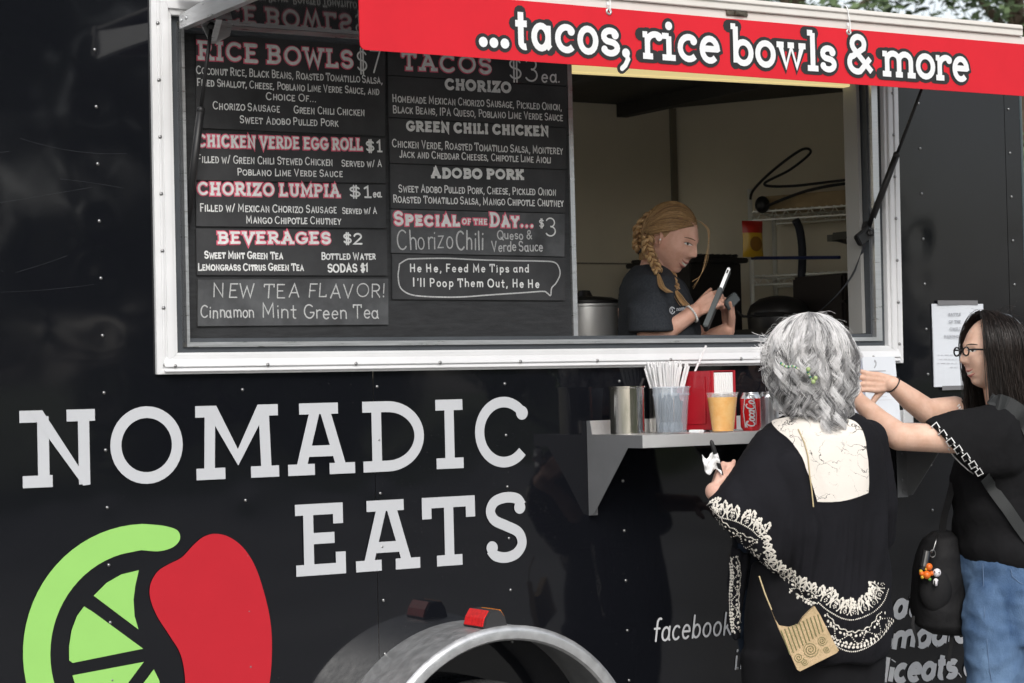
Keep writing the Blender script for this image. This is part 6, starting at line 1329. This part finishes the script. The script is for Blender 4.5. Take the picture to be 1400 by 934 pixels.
# hair
def straight_hair():
    H = hair_mats('black', ((0.030, 0.022, 0.019), (0.017, 0.012, 0.010), (0.009, 0.007, 0.006), (0.006, 0.005, 0.005)), .34); r = random.Random(5); C = hc2 + U2 * .012 - F2 * .004
    cap = MB(); cap.ball(C - F2 * .018 + U2 * .012, (.093, .092, .108), 36, 24, 0, Mh2); chain(cap, [C - F2 * .055 - UP * .02, C - F2 * .07 - UP * .11, C - F2 * .08 - UP * .22], [.075, .078, .06])
    cp = fuse(cap, 'hair', H[2], .006, 3, W2); mb = MB()
    for k in range(2400):
        ph = r.uniform(.95, 2 * math.pi - .95); side = abs(ph - math.pi)      # 0 = face direction
        s = 1 if ph < math.pi else -1
        u = F2 * math.cos(ph) + L2 * math.sin(ph); t0 = r.uniform(.04, .9); l = r.uniform(.13, .24); n = 22; pts = []; jr = r.gauss(1.0, .03); am = r.uniform(.001, .005); p0 = r.uniform(0, 6.28); tw = r.uniform(-.03, .05)
        start = F2 * (.052 * (1 - min(1, t0 / .6)))
        for i in range(n):
            t = i / (n - 1); s_ = t * (.2 + l); th = min(1.62, t0 + s_ / .118); bl = max(0, s_ - (1.62 - t0) * .118)
            q = C + start * (1 - t) ** 2 + u * (.106 * jr * math.sin(th) + .006 * t) + U2 * (.121 * jr * math.cos(th)) - UP * bl - F2 * (.10 * bl + tw * t * (1 if side > 1.2 else 0)) * .6
            q += (L2 * math.sin(t * 7 + p0) + F2 * math.cos(t * 6 + p0)) * am * t * 2
            pts.append(q)
        mb.tube(pts, taper(.0011, n), 3, mi=r.choice((0, 1, 1, 2)))
    for k in range(60):
        ph = r.uniform(1.0, 5.2); u = F2 * math.cos(ph) + L2 * math.sin(ph); th = r.uniform(.1, 1.3); q = C + u * .108 * math.sin(th) + U2 * .122 * math.cos(th); d = (u + UP * .4 + Vector((r.gauss(0, .6), r.gauss(0, .6), r.gauss(0, .4)))).normalized(); pts = [q]
        for i in range(7): d = (d + Vector((r.gauss(0, .2), r.gauss(0, .2), r.gauss(-.1, .2)))).normalized(); pts.append(pts[-1] + d * .008)
        mb.tube(pts, .0004, 3, mi=0)
    mb.build('locks', H, cp, smooth=True)
straight_hair()
mb = MB(); wd2 = (V(1246, 547, D2 + .06) - V(1219, 525, D2 + .03)).normalized(); wc = V(1220.5, 526, D2 + .032); e1 = wd2.orthogonal().normalized(); e2 = wd2.cross(e1)
mb.tube([wc + (e1 * math.cos(a) + e2 * math.sin(a)) * .0295 for a in np.linspace(0, 2 * math.pi, 29)[:-1]], .0022, 6, True); tag(mb.build('hair_tie', M_BLACK), "thin black hair tie around the dark haired woman's far wrist", 'hair tie')
# shoulder strap and backpack
bp = thing('backpack', "black backpack hanging in front of the dark haired woman, beside the grey haired woman", 'backpack', V(1284, 860, D2 - .05))
DB = D2 + .02
mb = MB(); rings(mb, [(V(1288, 727, DB), RV * .03, FV * .04), (V(1287, 735, DB), RV * .058, FV * .07), (V(1284, 760, DB), RV * .076, FV * .085), (V(1283, 800, DB), RV * .088, FV * .09), (V(1284, 835, DB), RV * .09, FV * .09), (V(1290, 855, DB), RV * .088, FV * .085), (V(1300, 866, DB), RV * .06, FV * .06)], 40)
M_BAG = mat('black_nylon', (0.010, 0.010, 0.011), .72, spec=.3, var=.25, vscale=5, bump=.3, bscale=300)
bgo = fuse(mb, 'bag', M_BAG, .006, 4, bp, cloth_warp(.006, (9, 9, 9), 51.0))
mb = MB(); mb.ball(V(1279, 805, DB - .075), (.055, .03, .075), 20, 14, 0, Matrix((RV, FV, UP)).transposed()); mb.build('front_pocket', M_BAG, bp, smooth=True)
def webbing(pts, w_, th, name, par, m):
    P = [Vector(p) for p in spline(pts, 6)]; m_ = MB(); vs = []
    for i, p in enumerate(P):
        t = (P[min(i + 1, len(P) - 1)] - P[max(i - 1, 0)]).normalized(); s = t.cross(FV); s = s.normalized() if s.length > 1e-4 else RV
        for a, b in ((-1, -1), (1, -1), (1, 1), (-1, 1)): vs.append(p + s * w_ / 2 * a + FV * th / 2 * b)
    n = len(P); m_.add(vs, [(i * 4 + k, i * 4 + (k + 1) % 4, (i + 1) * 4 + (k + 1) % 4, (i + 1) * 4 + k) for i in range(n - 1) for k in range(4)] + [(3, 2, 1, 0), tuple((n - 1) * 4 + k for k in range(4))]); return m_.build(name, m, par)
webbing([V(1288, 728, DB - .02), V(1291, 706, DB - .03), V(1297, 684, DB - .04), V(1303, 660, DB - .03)], .022, .004, 'strap', bp, M_BAG)
webbing([V(1249, 842, DB - .04), V(1248, 856, DB - .05), V(1253, 872, DB - .05), V(1254, 884, DB - .04)], .010, .003, 'strap', bp, M_BAG)
webbing([V(1302, 858, DB - .05), V(1300, 880, DB - .05), V(1297, 904, DB - .05)], .012, .003, 'strap', bp, M_BAG)
st = [on2(x, y, .008) for x, y in ((1346, 650), (1355, 663), (1366, 680), (1378, 697), (1390, 714), (1402, 732), (1414, 750))]; webbing(st, .036, .006, 'strap', bp, mat('dark_webbing', (0.022, 0.024, 0.025), .7, bump=.3, bscale=300))
st = [on2(x, y, .008) for x, y in ((1346, 552), (1360, 552), (1376, 556), (1392, 566), (1404, 582), (1412, 600))]; webbing(st, .05, .012, 'strap', bp, mat('dark_webbing', (0.022, 0.024, 0.025), .7))
kc = thing('keychain', 'bunch of small orange, white and silver charms clipped to the black backpack', 'keychain', V(1270, 760, DB - .12))
DK = DB - .115
mb = MB(); mb.tube([V(1282, 731, DK + .02), V(1279, 742, DK), V(1276, 752, DK), V(1272, 756, DK)], .0028, 6); mb.tube([V(1275 + 4 * math.cos(a), 757 + 5 * math.sin(a), DK) for a in np.linspace(0, 6.28, 17)[:-1]], .0014, 5, True); mb.build('clasp', M_RIV, kc, smooth=True)
mb = MB(); mb.tube([V(1267, 753, DK), V(1263, 774, DK)], .0125, 16); mb.tube([V(1263, 774, DK), V(1261, 779, DK)], .011, 14, mi=1); mb.build('silver_cylinder', [M_RIV, M_BLACK], kc, smooth=True, auto=.7)
mb = MB()
for px, py, rr_, mi in ((1270, 775, .012, 0), (1267, 786, .0135, 0), (1260, 784, .008, 0), (1259, 781, .006, 1), (1274, 784, .008, 0), (1266, 778, .006, 1), (1261, 789, .006, 1), (1271, 792, .006, 2)): mb.ball(V(px, py, DK - .005), rr_, 12, 8, mi)
mb.build('orange_charm', [mat('orange_plastic', (.75, .16, .02), .3), mat('yellow_plastic', (.7, .45, .05), .3), mat('green_plastic', (.12, .3, .05), .3)], kc, smooth=True)
mb = MB(); mb.ball(V(1281, 783, DK - .006), (.014, .012, .0135), 14, 10); mb.ball(V(1279.5, 796, DK - .006), (.010, .008, .013), 12, 8); mb.ball(V(1278, 782, DK - .019), .0025, 8, 6, 1); mb.ball(V(1284, 783, DK - .018), .0025, 8, 6, 1)
for px in (1278, 1283): mb.tube([V(px, 794, DK - .017), V(px, 801, DK - .017)], .002, 5, mi=1)
mb.build('white_charm', [mat('white_plastic', (.75, .73, .76), .35), M_BLACK], kc, smooth=True)

# ============ the young server inside
D3 = 7.50
W3 = thing('person', 'young blonde server with braids in a charcoal T-shirt, looking down inside the window', 'person', (4.56, 0.3, 0.551))
skC = skin('fair_skin', (0.68, 0.37, 0.27), (0.76, 0.46, 0.36))
yaw = .52; F3h = (RV * math.cos(yaw) - FV * math.sin(yaw)).normalized(); F3 = (F3h * math.cos(.36) - UP * math.sin(.36)).normalized(); L3_ = UP.cross(F3h).normalized(); L3_ = (L3_ + UP * -.06).normalized(); U3 = F3.cross(L3_).normalized(); L3_ = U3.cross(F3); Mh3 = frame3(F3, U3, L3_)
hc3 = V(917, 328, D3)
mb = MB(); head_solid(mb, hc3, Mh3, .98, 1.0, 1.0, .95, .007)
chain(mb, [hc3 - F3 * .03 - U3 * .05, V(893, 372, D3 + .01), V(888, 392, D3 + .01)], [.05, .05, .07])
chain(mb, [V(890, 425, D3), V(896, 470, D3), V(900, 560, D3)], [.115, .12, .125])
wr = V(950, 426, D3 - .13)
chain(mb, [V(888, 412, D3 - .13), V(886, 470, D3 - .18), wr], [.038, .039, .0265])
chain(mb, [V(912, 412, D3 + .12), V(960, 470, D3 + .12), V(994, 452, D3 + .05)], [.038, .038, .027])
hD = (RV * .86 + UP * .50 + FV * .1).normalized(); hand_solid(mb, wr + hD * .008, hD, FV * .75 + RV * .2 - UP * .3, UP * .8 - RV * .4, (.62, .70, .78, .85), .88, .03, (.75, .45, .35), .1)
hand_solid(mb, V(997, 450, D3 + .05), (UP * .9 - RV * .05).normalized(), -RV * .8 - FV * .5, -FV, (.55, .75, .9, 1.0), .86, .05, (.7, .5, .3), .2)
for dd in (-.09, .09): p = V(900, 560, D3 + dd); chain(mb, [p, Vector((p.x, p.y, .95)), Vector((p.x, p.y, .64))], [.085, .06, .042])
body3 = fuse(mb, 'body', skC, .0034, 3, W3); b3 = bvh_of(body3)
face(b3, hc3, Mh3, W3, mat('rosy_lip', (0.42, 0.15, 0.13), .4), mat('brown_brow', (0.16, 0.095, 0.055), .7), 1.0, True, mat('hazel_iris', (0.06, 0.05, 0.035), .1))
mb = MB()
def ring3(py, xl, xr, dp, dd=0.0):
    a, b = V(xl, py, D3 + dd), V(xr, py, D3 + dd); return ((a + b) / 2, (b - a) / 2, FV * dp)
rings(mb, [ring3(363, 868, 906, .058), ring3(370, 862, 915, .085), ring3(381, 853, 926, .15), ring3(394, 848, 936, .175), ring3(412, 846, 946, .18), ring3(430, 845, 955, .17), ring3(455, 846, 958, .16), ring3(500, 850, 950, .15), ring3(560, 850, 950, .15)], 48)
rings(mb, [(V(888, 398, D3 - .12), RV * .06 + UP * .02, FV * .06), (V(886, 418, D3 - .16), RV * .068, FV * .062), (V(888, 440, D3 - .175), RV * .073, FV * .066), (V(890, 453, D3 - .18), RV * .076, FV * .068)], 30)
chain(mb, [V(915, 400, D3 + .13), V(932, 430, D3 + .14)], [.062, .058])
M_TS = mat('charcoal_heather', (0.026, 0.030, 0.037), .85, col2=(0.045, 0.05, 0.058), vscale=160, spec=.2)
shirt3 = fuse(mb, 'shirt', M_TS, .006, 4, W3, cloth_warp(.006, (9, 9, 9), 61.0)); bs3 = bvh_of(shirt3)
ink = Ink(lambda x, z, h: (lambda l: l if l else V(x, -z, D3 - .19))(hit(bs3, x, -z, .002 + h)[0]), 0, .00002)
ink.stroke([(918.5 + 3.6 * math.cos(a), -424.5 + 4.4 * math.sin(a)) for a in np.linspace(.6, 5.9, 14)], 1.5); ink.stroke([(918, -422), (919, -425), (917.5, -427)], 1.2)
write(ink, 'nomadic', 924.5, 945, -425, -423, 5.2, 1.1, 0, False); ink.mb.build('shirt_logo', mat('pale_print', (.5, .53, .57), .7), shirt3)
p = V(900, 560, D3); mb = MB(); rings(mb, [(p + UP * .06, RV * .15, FV * .15), (p - UP * .08, RV * .165, FV * .16)], 36)
for dd in (-.085, .085): q = V(900, 565, D3 + dd); rings(mb, [(q, RV * .1, FV * .085), (Vector((q.x, q.y, .95)), RV * .075, FV * .07), (Vector((q.x, q.y, .60)), RV * .06, FV * .06)], 28)
fuse(mb, 'trousers', mat('black_trousers', (.012, .012, .014), .8), .009, 3, W3)
for dd in (-.085, .085): q = V(900, 565, D3 + dd); m_ = MB(); m_.ball((q.x + RV.x * .05, q.y + RV.y * .05, .592), (.12, .048, .04), 16, 10, 0, Matrix((RV, FV, UP)).transposed()); m_.build('shoe', M_BLACK, W3, smooth=True)
def braided_hair():
    H = hair_mats('blonde', ((0.50, 0.32, 0.155), (0.36, 0.215, 0.10), (0.21, 0.115, 0.052), (0.09, 0.05, 0.025)), .38); r = random.Random(9); C = hc3; mb = MB()
    cap = MB(); cap.ball(C + U3 * .018 - F3 * .016, (.086, .079, .104), 36, 24, 0, Mh3); cp = fuse(cap, 'hair', H[1], .005, 2, W3)
    def skull(d, off): 
        o = C + U3 * .008 - F3 * .012; return o + (Mh3 @ Vector((d.x * .096, d.y * .0835, d.z * .117))) * off
    for s in (-1, 1):
        g0 = Vector((-.66, s * .70, -.10)).normalized()
        for k in range(850):
            if k % 5 < 3: a = r.uniform(-.9, 1.0); root = Vector((math.sin(a), s * abs(r.gauss(0, .015)), math.cos(a))).normalized()          # centre parting
            else: t = r.random(); root = Vector((.86 - .42 * t, s * (.10 + .72 * t), .52 - .30 * t)).normalized()                                        # hairline from forehead to ear
            g = (g0 + Vector((r.gauss(0, .06), r.gauss(0, .03), r.gauss(0, .09)))).normalized(); om = root.angle(g); n = 18; pts = []; off = r.uniform(1.0, 1.055); wv = r.gauss(0, .02)
            for i in range(n):
                t = i / (n - 1); d = (root * math.sin((1 - t) * om) + g * math.sin(t * om)) / max(.05, math.sin(om)); d = (d.normalized() + Vector((0, 0, wv * math.sin(t * 3.1)))).normalized(); pts.append(skull(d, off + .03 * math.sin(t * 3.1)))
            mb.tube(pts, taper(.0011, n, .6), 3, mi=r.choice((0, 0, 1, 1, 2)))
    for k in range(6):     # loose strand falling past the face
        q = skull(Vector((.70, -.1, .68)).normalized(), 1.05); e = V(947 + r.gauss(0, .6), 392 + r.uniform(-10, 4), D3 - .10); m1 = V(969 + r.gauss(0, 1), 318, D3 - .04); m2 = V(966 + r.gauss(0, 1), 352, D3 - .08)
        mb.tube(spline([q, m1.lerp(q, .45) + UP * .012, m1, m2, V(958, 376, D3 - .09), e], 5), .0006, 3, mi=0)
    mb.build('locks', H, cp, smooth=True)
    def braid(pts, w_, name, tail):
        P = [Vector(p) for p in spline(pts, 10)]; n = len(P); m_ = MB()
        for st in range(3):
            q = []
            for i, p in enumerate(P):
                t = (P[min(i + 1, n - 1)] - P[max(i - 1, 0)]).normalized(); sd_ = t.cross(FV).normalized(); ph = i / n * len(pts) * 3.1 + st * 2.094; ww_ = w_ * (1 - .35 * i / n); q.append(p + sd_ * math.sin(ph) * ww_ + FV * -.55 * ww_ * math.sin(2 * ph))
            for f in range(7): j = Vector((r.gauss(0, .0022), r.gauss(0, .0022), r.gauss(0, .0022))); m_.tube([p + j for p in q], [w_ * .42 * (1 - .3 * i / n) for i in range(n)], 6, mi=(st + f) % 3)
        e = P[-1]; m_.ball(e, w_ * .62, 10, 8, 3)
        for f in range(60):
            d = Vector((r.gauss(0, .003), r.gauss(0, .003), 0)); tl = [Vector(x) for x in tail]; m_.tube(spline([e + d * .4] + [x + d * (1.3 + i * .2) for i, x in enumerate(tl)], 4), .0013, 3, mi=r.choice((0, 0, 1)))
        return m_.build(name, H[:3] + [M_BLACK], cp, smooth=True)
    braid([V(887, 322, D3 - .085), V(885, 338, D3 - .09), V(890, 350, D3 - .10), V(896, 362, D3 - .125), V(900, 373, D3 - .145)], .0155, 'braid', [V(902, 383, D3 - .165), V(906, 393, D3 - .19), V(916, 400, D3 - .20)])
    braid([V(906, 358, D3 + .02), V(915, 372, D3 - .02), V(920, 386, D3 - .10), V(923, 396, D3 - .14)], .0135, 'braid', [V(927, 404, D3 - .16), V(932, 412, D3 - .19), V(937, 418, D3 - .20)])
    braid([hc3 - F3 * .065 + U3 * .06 - L3_ * .03, hc3 - F3 * .094 + U3 * .03 - L3_ * .035, hc3 - F3 * .102 - U3 * .01 - L3_ * .04, hc3 - F3 * .09 - U3 * .045 - L3_ * .045, hc3 - F3 * .07 - U3 * .07 - L3_ * .055], .02, 'braid', [hc3 - F3 * .06 - U3 * .08 - L3_ * .06, hc3 - F3 * .055 - U3 * .09 - L3_ * .062, hc3 - F3 * .05 - U3 * .095 - L3_ * .062])
braided_hair()
mb = MB(); mb.ball(V(902.5, 327.5, D3 - .098), .0036, 10, 8); mb.build('earring', mat('pearl', (.8, .8, .78), .2), W3, smooth=True)
mb = MB(); wd3 = (wr - V(884, 470, D3 - .18)).normalized(); e1 = wd3.orthogonal().normalized(); e2 = wd3.cross(e1); wc = wr - wd3 * .014
for a in np.linspace(0, 6.28, 27)[:-1]: mb.ball(wc + (e1 * math.cos(a) + e2 * math.sin(a)) * .031, .0042, 8, 6)
mb.build('bracelet', mat('pearl', (.8, .8, .78), .2), W3, smooth=True)
# phone in a grey case, held edge-on
ph = thing('phone', 'phone in a grey case held up edge-on by the blonde server', 'phone', V(980, 410, D3 - .10))
a, b = V(964, 450, D3 - .13), V(997, 369, D3 - .10); ax = (b - a).normalized(); nn = (RV * .985 - FV * .10 + UP * .02); nn = (nn - ax * nn.dot(ax)).normalized(); ss = ax.cross(nn)
Mp = Matrix((ss, nn, ax)).transposed()
mb = MB(); mb.obox(a.lerp(b, .33), .045, .0085, (b - a).length * .33, Mp); mb.build('case', mat('grey_rubber', (.10, .115, .12), .55), ph, bevel=.004)
mb = MB(); mb.obox(a.lerp(b, .80), .037, .0055, (b - a).length * .2, Mp); mb.build('handset', mat('silver_body', (.62, .64, .65), .3, metal=.5), ph, bevel=.003)
mb = MB(); mb.obox(a.lerp(b, .93) - ss * .0375, .001, .0026, .006, Mp); mb.build('camera_slot', M_BLACK, ph)
tg = thing('card_reader', "grey card reader gripped in the blonde server's far hand", 'card reader', V(1000, 420, D3)); mb = MB(); mb.obox(V(1000, 412, D3 + .0), .018, .008, .03, Matrix.Rotation(.9, 3, 'Y')); mb.build('reader_body', mat('grey_rubber', (.1, .115, .12), .55), tg, bevel=.003)
mb = MB(); mb.obox(V(997, 409, D3 - .009), .010, .001, .012, Matrix.Rotation(.9, 3, 'Y')); mb.build('keypad', M_BLACK, tg)
